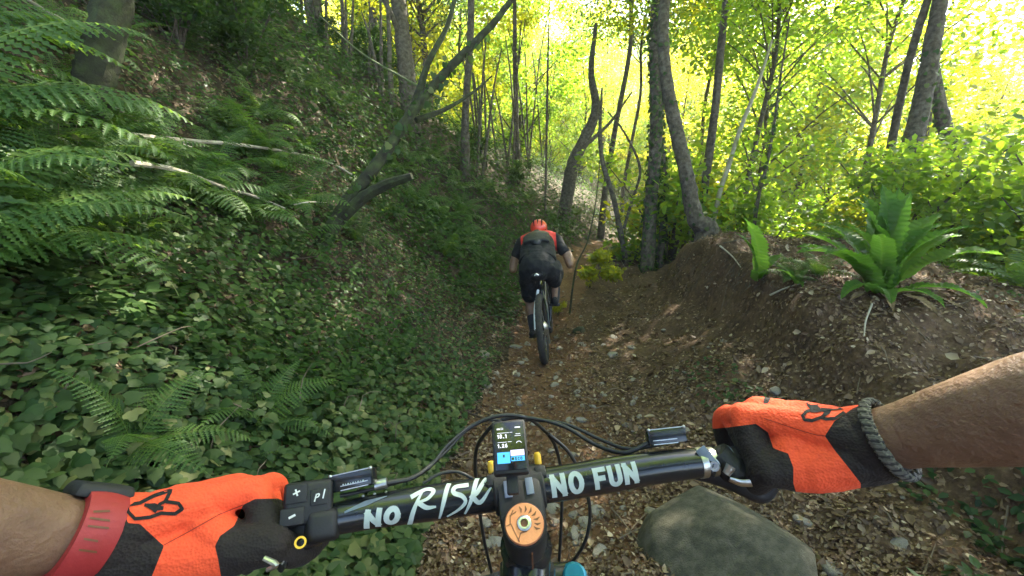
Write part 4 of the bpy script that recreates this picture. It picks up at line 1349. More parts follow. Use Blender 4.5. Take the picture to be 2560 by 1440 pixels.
for s in (-1, 1):
    q0, q1 = CR + BX * .068 * s + CU * .02, AX + BX * .06 * s
    fk.tube([q0, q0 * .55 + q1 * .45], .0175, 16); fk.tube([q0 * .58 + q1 * .42, q1], [.023, .025], 16)
fork = fk.build('fork', M['black_gloss'], bike)
G().lathe(CR + BX * .068 + CU * .016, CU, [(.020, 0), (.020, .006), (.017, .010), (.017, .017), (.014, .020)], 20).build('damper_knob', M['cyan'], fork)
G().lathe(CR - BX * .068 + CU * .016, CU, [(.020, 0), (.020, .006), (.017, .009)], 20).build('air_cap', M['black_matt'], fork)

def wheel(c, axis, fwd, up, Rw, tw, parent, rim='black_gloss'):
    a = np.linspace(0, 2 * math.pi, 65)[:-1]
    w = bpy.data.objects.new('wheel', None); link(w, parent); w.empty_display_size = .1
    w.matrix_parent_inverse = Matrix.Translation(-parent.location)
    def ring(r, rad, sq, name, mat, knob=False):
        V, F_ = [], []
        sg = 12
        for i, t in enumerate(a):
            d = fwd * math.cos(t) + up * math.sin(t)
            for k in range(sg):
                th = 2 * math.pi * k / sg
                rr = rad * (1 + (.14 if knob and (i + k) % 2 and abs(math.cos(th)) >= 0 and math.cos(th) > .2 else 0))
                V.append(c + d * (r + rr * math.cos(th)) + axis * rr * sq * math.sin(th))
        n = len(a)
        for i in range(n):
            for k in range(sg):
                F_.append([i * sg + k, ((i + 1) % n) * sg + k, ((i + 1) % n) * sg + (k + 1) % sg, i * sg + (k + 1) % sg])
        o = G().add(V, F_).mesh(name, M[mat])
        oo = bpy.data.objects.new(name, o); link(oo, w)
    ring(Rw - tw, tw, 1.0, 'tyre', 'tyre', True)
    ring(Rw - 2 * tw - .006, .012, 1.2, 'rim', rim)
    g = G()
    for i in range(24):
        t = 2 * math.pi * i / 24
        d = fwd * math.cos(t) + up * math.sin(t)
        d2 = fwd * math.cos(t + .35 * (-1) ** i) + up * math.sin(t + .35 * (-1) ** i)
        g.tube([c + d2 * .025 + axis * .025 * (-1) ** (i // 2), c + d * (Rw - 2 * tw - .01)], .0012, 4)
    me = g.mesh('spokes', M['silver']); s_ = bpy.data.objects.new('spokes', me); link(s_, w); s_['kind'] = 'stuff'
    me = G().lathe(c - axis * .06, axis, [(.012, 0), (.028, .02), (.018, .03), (.018, .09), (.028, .10), (.012, .12)], 18).mesh('hub', M['black_matt'])
    link(bpy.data.objects.new('hub', me), w)
    g = G(); g.lathe(c - axis * .048, axis, [(.09, 0), (.09, .002), (.065, .002), (.065, 0), (.09, 0)], 40, close=False)
    link(bpy.data.objects.new('brake_disc', g.mesh('brake_disc', M['silver'])), w)
    return w
wheel(AX, BX, CF, CU, .365, .030, bike)
wheel(RAX, np.array([1.0, 0, 0]), np.array([0, 1.0, 0]), np.array([0, 0, 1.0]), .365, .030, bike)

# display
dT, dB = P(1270, 1049, .482), P(1279, 1184, .445)
dv = unit(dT - dB); dx_ = unit(BX - dv * (BX @ dv)); dn = np.cross(dx_, dv)
DC = (dT + dB) / 2; DH = np.linalg.norm(dT - dB); DW = .0375
disp = G().box(DC - dn * .006, dx_, dv, dn, DW, DH, .012).build('display', M['black_matt'], bike, bevel=.003)
G().box(DC - dn * .014 - dv * DH * .50, dx_, dv, dn, .012, .034, .008).build('display_mount', M['black_matt'], disp, bevel=.002)
scr = G().box(DC + dn * .0006, dx_, dv, dn, DW * .88, DH * .88, .001).build('screen', M['screen'], disp, bevel=.0004)
def on_scr(q, off=.0016):
    q = np.asarray(q, float)
    return DC + dn * off + np.outer((q[:, 0] - .5) * DW, dx_) + np.outer((q[:, 1] - .5) * DH, dv)
def rect(g, x0, y0, x1, y1, off): g.add(on_scr([(x0, y0), (x1, y0), (x1, y1), (x0, y1)], off), [[0, 1, 2, 3]])
asp = DH / DW
def scr_map(q): q = np.asarray(q, float); return on_scr(np.stack([q[:, 0], q[:, 1] / asp], -1), .0019)
def sword(g, t, x, y, h, st_): word(g, t, x, y * asp, h * asp, .8, st_, scr_map, gap=.22)
g = G()
rect(g, .15, .800, .24, .826, .0016)
ribbon(g, [(.26, .800 * asp), (.33, .800 * asp), (.33, .828 * asp), (.26, .828 * asp)], .012, scr_map, .02)
rect(g, .68, .815, .84, .838, .0016)
sword(g, '18.1', .16, .640, .062, .026)
sword(g, '1.26', .16, .465, .058, .026)
for (xa, xb, yy) in ((.16, .50, .735), (.52, .60, .737), (.16, .42, .560), (.45, .56, .562), (.66, .84, .665)):
    rect(g, xa, yy - .004, xb, yy + .004, .0016)
ribbon(g, [(.70, .70 * asp), (.76, .695 * asp), (.82, .70 * asp)], .016, scr_map, .02)
ribbon(g, arc(.77, .525 * asp, .07, .05, 10, 170, 8), .018, scr_map, .02)
g.build('readout', M['lit_white'], scr, smooth=False)
g = G(); rect(g, .13, .175, .49, .375, .0016); rect(g, .52, .205, .90, .290, .0016); g.build('blue_panel', M['lit_blue'], scr, smooth=False)
g = G(); rect(g, .51, .300, .90, .405, .0016); g.build('lilac_panel', M['lit_lilac'], scr, smooth=False)
g = G(); sword(g, 'ECO', .64, .222, .046, .022); rect(g, .29, .28, .34, .33, .0019); rect(g, .53, .222, .60, .272, .0019); g.build('mode_text', M['screen'], scr, smooth=False)

# left: remote, brake
rc = P(772, 1256, .455)
rn = unit(CAM - rc); rx = unit(BX - rn * (BX @ rn)); ry = np.cross(rn, rx)
rem = G().box(rc, rx, ry, rn, .050, .044, .016, .9).build('remote', M['black_matt'], bike, bevel=.004)
def on_rem(q, off=.0088): q = np.asarray(q, float); return rc + rn * off + np.outer(q[:, 0], rx) + np.outer(q[:, 1], ry)
for (px, py, w, h, nm) in ((-.012, .010, .020, .018, 'plus_button'), (-.015, -.011, .022, .016, 'minus_button'), (.010, .004, .017, .016, 'walk_button')):
    G().box(rc + rn * .0078 + rx * px + ry * py, rx, ry, rn, w, h, .003).build(nm, M['black_matt'], rem, bevel=.001)
g = G()
ribbon(g, [(-.0145, .010), (-.0095, .012)], .0016, lambda q: on_rem(q, .0096), .002); ribbon(g, [(-.0128, .0135), (-.0112, .0085)], .0016, lambda q: on_rem(q, .0097), .002)
ribbon(g, [(-.0170, -.0115), (-.0130, -.0100)], .0022, lambda q: on_rem(q, .0096), .002)
for s in GL['P']:
    ribbon(g, [(.0055 + a * .0052 + b * .0015, .0005 + b * .0060 + a * .001) for a, b in s], .0013, lambda q: on_rem(q, .0096), .001)
ribbon(g, [(.0135, .0025), (.0150, .0100)], .0014, lambda q: on_rem(q, .0096), .002)
g.build('button_marks', M['white'], rem, smooth=False)
bl = G()
bl.tube(bar_c(np.array([-.262, -.215])), .0185, 22, side=CU)
bl.box(P(806, 1312, .450), rx, ry, rn, .038, .036, .02, .7)
lb = bl.build('brake_body', M['black_matt'], bike, bevel=.005)
G().tube([P(700, 1420, .42), P(735, 1375, .44), P(800, 1345, .45)], [.006, .007, .008], 10, res=5, squash=.6).build('shift_lever', M['black_gloss'], lb)
G().lathe(P(751, 1356, .428), unit(CAM - P(751, 1356, .428)), [(.0056, 0), (.0056, .004), (.0036, .004), (.0036, .002)], 18, close=False).build('yellow_ring', M['yellow'], lb)
G().tube([P(660, 1395, .40), P(690, 1412, .40), P(668, 1425, .40)], [.0022, .003, .002], 8, res=4).build('lever_glint', M['silver'], lb)  # silver hook stands in for the glint on the lever
def reservoir(px0, py0, px1, py1, dep, nm, sgn):
    a, b = P(px0, py0, dep), P(px1, py1, dep)
    c = (a + b) / 2; ax = unit(b - a); nn_ = unit(CAM - c); nn_ = unit(nn_ - ax * (nn_ @ ax)); ay = np.cross(nn_, ax)
    r_ = G().box(c, ax, ay, nn_, np.linalg.norm(b - a), .0175, .016).build(nm, M['black_gloss'], bike, bevel=.0025)
    g = G()
    for q in (-.0035, -.0078): g.box(c + ay * q + nn_ * .0084 + ax * .004 * sgn, ax, ay, nn_, np.linalg.norm(b - a) * .62, .0010, .0012)
    g.box(c + ay * .0088 + nn_ * .006, ax, ay, nn_, np.linalg.norm(b - a) * .98, .0010, .0030)
    g.build('silver_edge_strip', M['silver'], r_)  # thin silver lines on the reservoir cover
    for q in (-.46, .46):
        G().sphere(c + ax * q * np.linalg.norm(b - a) + ay * .0085 + nn_ * .007, .0021, 10, 8).build('cover_screw', M['silver'], r_)
    return c, ax, r_
c, ax, res_l = reservoir(830, 1212, 938, 1188, .475, 'brake_reservoir', 1)
G().tube([P(938, 1214, .478), P(968, 1207, .48)], .0058, 14).build('hose_fitting', M['silver'], res_l)
g = G()
for k in range(9):   # faint maker's lettering, too small to read
    q = P(858 + 6.2 * k, 1212 - 1.35 * k, .4655); g.box(q, ax, np.cross(unit(CAM - q), ax), unit(CAM - q), .0009 if k % 2 else .0017, .0016, .0006)
g.build('small_print', M['letter'], res_l)
for xx in (-.172, -.16, -.148):
    G().sphere(bar_c(np.array([xx]))[0] + n2 * .017 + n1 * .004, .0018, 8, 6).build('cable_clip', M['silver'], res_l)
# right: brake, shifter
c, ax, res_r = reservoir(1617, 1096, 1712, 1086, .505, 'brake_reservoir', -1)
cl_x = .2085
clamp = G()
clamp.lathe(bar_c(np.array([cl_x]))[0] - BX * .004, BX, [(.0140, 0), (.0168, .0008), (.0168, .0080), (.0140, .0088)], 30)
clo = clamp.build('clamp_band', M['silver'], bike)
G().lathe(bar_c(np.array([cl_x + .0125]))[0] - BX * .003, BX, [(.0140, 0), (.0160, .0008), (.0160, .006), (.0140, .0068)], 30).build('clamp_band', M['silver'], clo)
q0 = P(1755, 1128, .482); q1 = P(1786, 1166, .478)
g = G(); dd = unit(q1 - q0); sn = unit(CAM - q0); sx = np.cross(dd, sn)
g.box((q0 + q1) / 2, sx, dd, sn, .0125, np.linalg.norm(q1 - q0) + .008, .005); g.build('clamp_bracket', M['bluegrey'], clo, bevel=.001)
G().lathe(q1 + sn * .002, sn, [(.0052, 0), (.0052, .0035), (.0030, .0035), (.0028, .001)], 16).build('clamp_bolt', M['silver'], clo)
sh = G()
sh.tube(bar_c(np.array([.226, .270])), [.0165, .0155], 24, side=CU)
sh.tube([P(1640, 1160, .50), P(1720, 1172, .495), P(1800, 1188, .49), P(1860, 1215, .48), P(1905, 1240, .475), P(1938, 1215, .47)], [.007, .011, .013, .012, .009, .006], 14, res=5, squash=.7)
sh.tube([P(1790, 1130, .49), P(1830, 1170, .485), P(1870, 1180, .48)], [.014, .018, .013], 14, res=4)
sho = sh.build('shifter', M['black_matt'], bike)
G().lathe(bar_c(np.array([.236]))[0], BX, [(.0168, 0), (.0172, .001), (.0172, .006), (.0168, .007)], 28).build('collar_ring', M['bluegrey'], sho)
g = G(); g.tube([P(1824, 1198, .468), P(1855, 1208, .465), P(1890, 1205, .462), P(1913, 1190, .462)], [.003, .0045, .0052, .0045], 10, res=4, squash=.4); g.build('shift_paddle', M['silver'], sho)
g = G(); g.tube([P(1815, 1185, .466), P(1828, 1165, .466)], [.004, .0055], 10); g.build('paddle_pivot', M['silver'], sho)
for s in (-1, 1):
    xx = np.linspace(.262, .392, 30) * s
    G().tube(bar_c(xx), .0158 + .0006 * (np.arange(30) % 2), 22, side=CU).build('grip', M['rubber'], bike)
# hoses
for nm, pts, dep, r_ in (
    ('brake_hose', [(965, 1208), (1040, 1190), (1110, 1132), (1170, 1072), (1235, 1042), (1300, 1040), (1345, 1062), (1390, 1120), (1405, 1230), (1396, 1445)], [.48, .50, .54, .57, .58, .585, .60, .64, .70, .75], .0027),
    ('brake_hose', [(1620, 1108), (1560, 1132), (1490, 1112), (1410, 1066), (1330, 1046), (1262, 1048), (1215, 1082), (1188, 1150), (1205, 1320), (1232, 1445)], [.505, .51, .54, .57, .585, .59, .60, .64, .70, .75], .0027),
    ('shifter_cable', [(1650, 1110), (1570, 1122), (1500, 1098), (1420, 1062), (1340, 1050), (1290, 1056), (1250, 1090)], [.50, .515, .545, .575, .595, .60, .62], .0024),
    ('remote_cable', [(850, 1240), (960, 1215), (1060, 1180), (1120, 1112), (1185, 1060), (1240, 1050), (1270, 1070)], [.47, .485, .51, .545, .575, .59, .58], .0020),
    ('dropper_cable', [(1372, 1085), (1425, 1135), (1462, 1215), (1475, 1285), (1460, 1360), (1412, 1430)], [.60, .61, .63, .65, .68, .72], .0027),
    ('sensor_cable', [(1058, 1208), (1100, 1184), (1145, 1180), (1185, 1198), (1225, 1215)], [.49, .50, .505, .50, .48], .0018)):
    W = [P(a, b, d) for (a, b), d in zip(pts, dep)]
    G().tube(W, r_, 10, res=8).build(nm, M['hose'], bike)

# ------------------------------------------------------------------ people
def limb(g, pts, rad, squash=1.0, side=None, res=5, seg=16):
    pts = np.asarray(pts, float)
    g.tube(pts, rad, seg, res=res if len(pts) > 2 else 0, squash=squash, side=side)
    g.sphere(pts[0], rad[0] * (1 if squash > .8 else .9) * min(1, squash + .1), 14, 10); g.sphere(pts[-1], rad[-1] * min(1, squash + .1), 14, 10)

def inpoly(Q, poly):
    """signed distance in pixels, positive inside"""
    poly = np.asarray(poly, float)
    ins = np.zeros(len(Q), bool); dm = np.full(len(Q), 1e9)
    for a, b in zip(poly, np.roll(poly, -1, 0)):
        c = ((a[1] > Q[:, 1]) != (b[1] > Q[:, 1]))
        xi = (b[0] - a[0]) * (Q[:, 1] - a[1]) / (b[1] - a[1] + 1e-9) + a[0]
        ins ^= c & (Q[:, 0] < xi)
        ab = b - a
        t = np.clip(((Q - a) @ ab) / (ab @ ab + 1e-9), 0, 1)
        dm = np.minimum(dm, np.linalg.norm(Q - (a + t[:, None] * ab), axis=1))
    return np.where(ins, dm, -dm)

HF = np.array([0, 1.0, 0]); HF = unit(HF - BX * (HF @ BX)); HU = np.cross(BX, HF)
def hand_pt(sg, s, f, u):
    return bar_c(np.array([s * sg]))[0] + HF * f + HU * u

rider0 = thing('person', 'camera rider in neon orange gloves gripping the handlebar, bare tanned forearms', 'person', gp(0, -.3))
SH_B = {}
def hand(sg, wrist, orange, extra_black, parent, label, drop=.03, ts=0.0, ds=0.0):
    g = G()
    ms = [(.252 + ds, .014, .049), (.272 + ds, .021, .053), (.292 + ds, .019, .050), (.311 + ds, .011, .043)]
    Mp = [hand_pt(sg, *m) for m in ms]
    fr = [.0114, .0118, .0113, .0102]
    for i, (m, r_) in enumerate(zip(ms, fr)):
        s = m[0]
        pip = hand_pt(sg, s - .003, .047 - .002 * i, .026); dip = hand_pt(sg, s - .003, .040, -.010); tip = hand_pt(sg, s - .002, .014, -.027); end = hand_pt(sg, s - .002, -.004, -.026)
        limb(g, [Mp[i], pip, dip, tip, end], [r_ * 1.12, r_ * 1.02, r_ * .95, r_ * .86, r_ * .7], res=6)
        wq = wrist + (i - 1.5) * .011 * BX * sg * .5
        limb(g, [wq, wq * .5 + Mp[i] * .5 + HU * .003, Mp[i]], [.026, .020, r_ * 1.2], res=4)
    cmc = wrist * .62 + Mp[0] * .38 - BX * sg * .018 - HU * drop - HF * .006
    tm = hand_pt(sg, .246 + ts * .5, -.030, .012)
    limb(g, [tm, tm * .5 + Mp[0] * .5 - HU * .006, Mp[0]], [.016, .016, .014])
    limb(g, [tm * .5 + cmc * .5, wrist * .45 + Mp[0] * .55 - HU * .006], [.022, .018])
    limb(g, [tm, Mp[0] + HF * .014 - HU * .020], [.017, .013])
    limb(g, [wrist - HU * .012, cmc, tm], [.030, .029, .0190], res=5)
    limb(g, [cmc, wrist * .35 + Mp[2] * .65 - HU * .02], [.024, .018])
    limb(g, [tm, hand_pt(sg, .226 + ts, -.014, -.018), hand_pt(sg, .214 + ts, .012, -.028)], [.0180, .0150, .0118], res=5)
    me = solid(g, .0021, 4, 'glove')
    Vw, Nw = co_of(me), normals_of(me)
    wr_ = fbm(Vw[:, 0] + .4 * Vw[:, 2], Vw[:, 1] * 1.6, 60, 3, 71) + .6 * fbm(Vw[:, 0] * .6, Vw[:, 1] + Vw[:, 2], 130, 2, 75)
    me.vertices.foreach_set('co', (Vw + Nw * (.0026 * wr_)[:, None]).astype(np.float32).ravel()); me.update()
    me.materials.clear(); me.materials.append(M['glove'])
    V = co_of(me); N = normals_of(me)
    Q = to_px(V)
    z = inpoly(Q, orange)
    if extra_black: z = np.minimum(z, -inpoly(Q, extra_black))
    facing = ((CAM - V) / np.linalg.norm(CAM - V, axis=1)[:, None] * N).sum(1)
    rel = V - O_; uu_ = rel @ HU
    hid = np.clip(-facing * 4, 0, 1)
    z = z * (1 - hid) + hid * np.clip((uu_ - .012) * 900, -12, 12)
    z = np.where((uu_ < -.008) & (rel @ HF > -.02), np.minimum(z, (uu_ + .008) * 900), z)
    at = me.attributes.new('zone', 'FLOAT', 'POINT'); at.data.foreach_set('value', z.astype(np.float32))
    o = obj('glove', me); local(o, parent); o['label'] = label
    bvh = BVHTree.FromPolygons([tuple(v) for v in V], [tuple(p.vertices) for p in me.polygons])
    return o, bvh

def on_surface(bvh, off):
    def fn(q):
        out = []
        for a, b in q:
            d = Vector(ray(a, b)).normalized()
            h = bvh.ray_cast(Vector(CAM), d)
            if h[0] is None:
                n = bvh.find_nearest(Vector(P(a, b, .44)))
                out.append(np.array(n[0] + n[1] * off))
            else:
                out.append(np.array(h[0] - d * off))
        return np.array(out)
    return fn
def Z1(pts): return [(1780 + a * .21875, 950 + b * .21875) for a, b in pts]
def Z2(pts): return [(100 + a * .25, 1160 + b * .25) for a, b in pts]

WR_R = CAM + np.array([.362, .374, -.258])
WR_L = CAM + np.array([-.372, .318, -.318])
or_r = Z1([(-200, 560), (-200, 300), (330, 120), (600, 60), (840, 20), (1300, 20), (1700, 120), (1800, 240), (1600, 330), (1400, 470), (1290, 640), (1400, 800), (1560, 1000), (1700, 1180), (1700, 1420), (1000, 1420), (930, 1180), (930, 1000), (870, 840), (700, 780), (640, 600), (500, 500), (200, 540), (0, 560)])
gl_r, bv_r = hand(1, WR_R, or_r, Z1([(580, 275), (610, 150), (690, 40), (760, 60), (840, 165), (680, 190), (640, 270)]), rider0, 'neon orange glove on the brake side with the silver clamp', .034, .034, .012)
or_l = Z2([(800, 370), (1050, 200), (1800, 60), (2000, 0), (2800, 0), (2900, 420), (2500, 400), (2380, 345), (2150, 350), (2030, 410), (1970, 560), (1940, 620), (1800, 720), (1750, 820), (1780, 950), (1810, 1120), (1900, 1500), (900, 1500), (1120, 1120), (1240, 820), (1150, 740), (1000, 600), (880, 590)])
gl_l, bv_l = hand(-1, WR_L, or_l, None, rider0, 'neon orange glove beside the button remote', .040, .012, .026)
# emblem strokes and seams lie on the cloth
g = G(); f1 = on_surface(bv_r, .0009)
Z1b = lambda pts: [(a - 8, b + 17) for a, b in Z1(pts)]
ribbon(g, Z1b([(1130, 190), (1300, 178), (1480, 215), (1700, 240), (1590, 262), (1520, 310), (1440, 362), (1340, 368), (1280, 350), (1180, 386), (1095, 376), (1072, 330), (1120, 275), (1195, 262), (1155, 222)]), 8.2, f1, 3, closed=True)
ribbon(g, Z1b([(1300, 262), (1375, 275), (1290, 345)]), [9, 13, 7], on_surface(bv_r, .0012), 3)
g.build('emblem', M['fabric_black'], gl_r, smooth=False)
g = G(); f2 = on_surface(bv_l, .0009)
ribbon(g, Z2([(862, 410), (1000, 388), (1150, 312), (1310, 262), (1252, 375), (1385, 392), (1424, 450), (1350, 498), (1210, 492), (1100, 532), (950, 548), (884, 480)]), 9.0, f2, 3, closed=True)
ribbon(g, Z2([(1060, 410), (1140, 430), (1215, 440)]), [8, 20, 10], on_surface(bv_l, .0012), 3)
ribbon(g, Z2([(1250, 375), (1200, 400), (1150, 470)]), [8, 8, 8], on_surface(bv_l, .0014), 3)
g.build('emblem', M['fabric_black'], gl_l, smooth=False)
M['seam'] = pmat('seam_thread', [(.3, (.22, .02, .008)), (.7, (.35, .03, .012))], 60, .8)
g = G(); ribbon(g, Z1([(600, 440), (840, 520), (1050, 590), (1200, 630), (1290, 640)]), 1.7, on_surface(bv_r, .0006), 2); g.build('seam', M['seam'], gl_r, smooth=False)
g = G(); ribbon(g, Z2([(2030, 410), (1800, 500), (1500, 670), (1240, 810)]), 1.9, on_surface(bv_l, .0006), 2); g.build('seam', M['seam'], gl_l, smooth=False)

# body of the camera rider: one skin; only the forearms come into the picture
EL_R, EL_L = CAM + np.array([.50, .22, -.085]), CAM + np.array([-.51, .165, -.155])
g = G()
for wr, el, s in ((WR_R, EL_R, 1), (WR_L, EL_L, -1)):
    shd = np.array([.21 * s, -.16, 1.52])
    d = unit(el - wr)
    limb(g, [wr - d * .02, wr + d * .03, wr * .55 + el * .45, wr * .15 + el * .85, el], [.029, .031, .045, .047, .043], squash=.88, side=np.array([0, 0, 1.0]), res=6)
    limb(g, [el, el * .45 + shd * .55, shd], [.043, .052, .060], res=6)
limb(g, [[-.19, -.17, 1.51], [0, -.16, 1.54], [.19, -.17, 1.51]], [.065, .08, .065])
limb(g, [[0, -.22, 1.42], [0, -.38, 1.22], [0, -.55, 1.0]], [.14, .13, .15], squash=.7, side=np.array([1.0, 0, 0]))
limb(g, [[0, -.17, 1.5], [0, -.15, 1.62]], [.06, .055])
g.sphere([0, -.12, 1.73], [.078, .098, .115], 20, 14); limb(g, [[0, -.03, 1.70], [0, -.005, 1.695]], [.018, .012])
for s in (-1, 1):
    g.sphere([.078 * s, -.13, 1.72], [.012, .02, .03], 10, 8)
    limb(g, [[.09 * s, -.54, .98], [.16 * s, -.12, .72], [.14 * s, -.02 if s < 0 else .02, .30]], [.085, .062, .042], res=6)
    limb(g, [[.14 * s, -.05, .235], [.14 * s, .14, .225]], [.042, .035], squash=.8)
me = solid(g, .0065, 5, 'body'); me.materials.clear(); me.materials.append(M['skin'])
local(obj('body', me), rider0)
g = G()
limb(g, [[-.20, -.18, 1.51], [0, -.175, 1.535], [.20, -.18, 1.51]], [.080, .092, .080])
limb(g, [[0, -.235, 1.42], [0, -.39, 1.22], [0, -.55, 1.04]], [.155, .145, .155], squash=.72, side=np.array([1.0, 0, 0]))
for el, s in ((EL_R, 1), (EL_L, -1)):
    shd = np.array([.21 * s, -.16, 1.52]); limb(g, [shd, shd * .65 + el * .35], [.08, .072])
me = solid(g, .012, 5, 'shirt'); me.materials.clear(); me.materials.append(M['fabric_black']); local(obj('shirt', me), rider0)
g = G(); limb(g, [[0, -.47, 1.05], [0, -.57, .97]], [.155, .165], squash=.8, side=np.array([1.0, 0, 0]))
for s in (-1, 1): limb(g, [[.09 * s, -.54, .97], [.15 * s, -.18, .75]], [.115, .09])
me = solid(g, .014, 5, 'shorts'); me.materials.clear(); me.materials.append(M['fabric_black']); local(obj('shorts', me), rider0)
hg = G().sphere([0, -.135, 1.775], [.105, .135, .10], 24, 14); hg.build('helmet', M['helmet_red'], rider0)
for s in (-1, 1):
    limb(gg := G(), [[.14 * s, -.06, .215], [.14 * s, .02, .225], [.14 * s, .16, .205]], [.05, .052, .04], squash=.75); gg.build('shoe', M['fabric_black'], rider0)

# glove cuffs, watch, wrist band
def zone_px(me, poly):
    V = co_of(me); z = inpoly(to_px(V), poly)
    at = me.attributes.new('zone', 'FLOAT', 'POINT'); at.data.foreach_set('value', z.astype(np.float32))
def band(wr, el, t0, t1, a, b, name, mat, parent, side=np.array([0, 0, 1.0]), n=7, bulge=.0015, seg=36):
    d = unit(el - wr); p = [wr + d * (t0 + (t1 - t0) * k / (n - 1)) for k in range(n)]
    ra = [a + (b - a) * k / (n - 1) + bulge * math.sin(math.pi * k / (n - 1)) for k in range(n)]
    g = G(); g.tube(p, ra, seg, squash=.90, side=side, cap=True)
    return g.build(name, M[mat], parent)
cuff_r = band(WR_R, EL_R, -.036, .006, .0372, .0352, 'cuff', 'glove', gl_r, n=20, seg=96)
zone_px(cuff_r.data, or_r)
cuff_l = band(WR_L, EL_L, -.034, .004, .0385, .0350, 'cuff', 'glove', gl_l, n=20, seg=96)
zone_px(cuff_l.data, or_l)
strap = band(WR_L, EL_L, -.002, .028, .0366, .0385, 'watch_strap', 'strap_red', rider0)
dL = unit(EL_L - WR_L); wc = WR_L + dL * .016
wu = unit(np.array([-.15, .35, 1.0])); wu = unit(wu - dL * (wu @ dL)); ws = np.cross(dL, wu)
wt = G().box(wc + wu * .036 + ws * .004, dL, ws, wu, .046, .040, .012, .9).build('watch_case', M['black_matt'], strap, bevel=.004)
SB = BVHTree.FromPolygons([tuple(v) for v in co_of(strap.data)], [tuple(p.vertices) for p in strap.data.polygons])
g = G()
for (a, b, c_, d_) in ((545, 475, 690, 470), (510, 540, 690, 565), (490, 620, 680, 640), (450, 750, 570, 770), (400, 860, 560, 880)):
    ribbon(g, Z2([(a, b), (c_, d_)]), 5.5, on_surface(SB, .0007), 3)
g.build('strap_slot', M['engrave'], strap, smooth=False)
dR = unit(EL_R - WR_R); e1 = unit(np.array([0, 0, 1.0]) - dR * dR[2]); e2 = np.cross(dR, e1)
wb = None
for k in range(3):
    pts = []
    for i in range(181):
        t = 2 * math.pi * i / 180; h = t * 33 + k * 2.094
        rad = .0362 + .0020 * math.cos(h)
        pts.append(WR_R + dR * (.012 + .0040 * math.sin(h)) + e1 * rad * math.cos(t) + e2 * rad * .92 * math.sin(t))
    g = G().tube(pts, .0023, 7)
    if wb is None: wb = g.build('braided_wristband', M['rope_pale'], rider0)
    else: g.build('cord', M['rope_dark' if k == 1 else 'rope_pale'], wb)

# ------------------------------------------------------------------ rider ahead and his bike
M['pack'] = pmat('black_pack', [(.3, (.005, .005, .006)), (.7, (.011, .011, .012))], 20, .5, bump=.3, bscale=120)
def folds(me, amp):
    V, N = co_of(me), normals_of(me)
    a = fbm(V[:, 0] * 1.0 + V[:, 1] * .6, V[:, 2] * 2.2 + V[:, 1], 9, 3, 91) + .5 * fbm(V[:, 0] + V[:, 2], V[:, 1] - V[:, 2], 17, 2, 95)
    V = V + N * (amp * 2.2 * a)[:, None]
    me.vertices.foreach_set('co', V.astype(np.float32).ravel()); me.update()
t_ = hit(1364, 906); RBp = P(1364, 906, t_); RBp = gp(RBp[0], RBp[1])
hd, pt, ln_ = R(7.5), R(5.5), R(-7.0)
ry_ = np.array([math.sin(hd) * math.cos(pt), math.cos(hd) * math.cos(pt), -math.sin(pt)])
rx0 = np.array([math.cos(hd), -math.sin(hd), 0]); rz0 = np.cross(rx0, ry_)
rx_ = rx0 * math.cos(ln_) - rz0 * math.sin(ln_); rz_ = np.cross(rx_, ry_)
def RL(x, y, z): return RBp + rx_ * x + ry_ * y + rz_ * z
def RP(*pp): return [RL(*q) for q in pp]
b2 = thing('mountain_bike', 'black and white mountain bike ridden down the trail ahead', 'bicycle', RBp)
BBr = (0, .43, .35)
fr = G()
fr.tube(RP((0, .95, .92), (0, .55, .80), (0, .22, .74)), [.024, .022, .018], 12, res=4)
fr.tube(RP((0, 1.0, .84), (0, .72, .58), BBr), [.03, .03, .028], 12, res=4)
fr.tube(RP((0, .20, .80), BBr), .018, 12)
fr.tube(RP((0, .92, 1.0), (0, 1.0, .82)), .026, 14)
fr.build('frame', M['black_gloss'], b2)
for s in (-1, 1):
    G().tube(RP((.02 * s, .21, .74), (.062 * s, .10, .56), (.072 * s, .0, .365)), [.014, .015, .013], 10, res=4).build('seat_stay', M['white' if s < 0 else 'black_gloss'], b2)
    G().tube(RP((.03 * s, .40, .36), (.072 * s, .0, .365)), .012, 10).build('chain_stay', M['black_gloss'], b2)
G().tube(RP((0, .20, .80), (0, .185, .90)), .014, 12).build('seat_post', M['black_matt'], b2)
sd = G(); sd.tube(RP((0, .02, .925), (0, .10, .93), (0, .20, .925), (0, .31, .915)), [.05, .068, .04, .018], 16, res=5, squash=.38, side=rx_); sdo = sd.build('saddle', M['black_matt'], b2)
g = G(); q = RL(0, -.033, .932)
g.tube([RL(-.022, -.020, .930), RL(0, -.034, .942), RL(.022, -.020, .930)], [.006, .010, .006], 8, res=3, squash=.5); g.build('saddle_emblem', M['white'], sdo)
fk = G()
fk.tube(RP((-.07, 1.03, .78), (.07, 1.03, .78)), .024, 10)
for s in (-1, 1): fk.tube(RP((.065 * s, 1.03, .80), (.06 * s, 1.21, .365)), [.018, .024], 12)
fk.build('fork', M['black_gloss'], b2)
hbr = G(); hbr.tube(RP((-.39, .90, 1.065), (-.18, .935, 1.06), (0, .95, 1.04), (.18, .935, 1.06), (.39, .90, 1.065)), .013, 12, res=5); hbr.tube(RP((0, .92, 1.0), (0, .95, 1.04)), .018, 12)
hbr.build('handlebar', M['black_gloss'], b2)
wheel(RL(0, 0, .365), rx_, ry_, rz_, .365, .035, b2)
wheel(RL(0, 1.21, .365), rx_, ry_, rz_, .365, .031, b2)
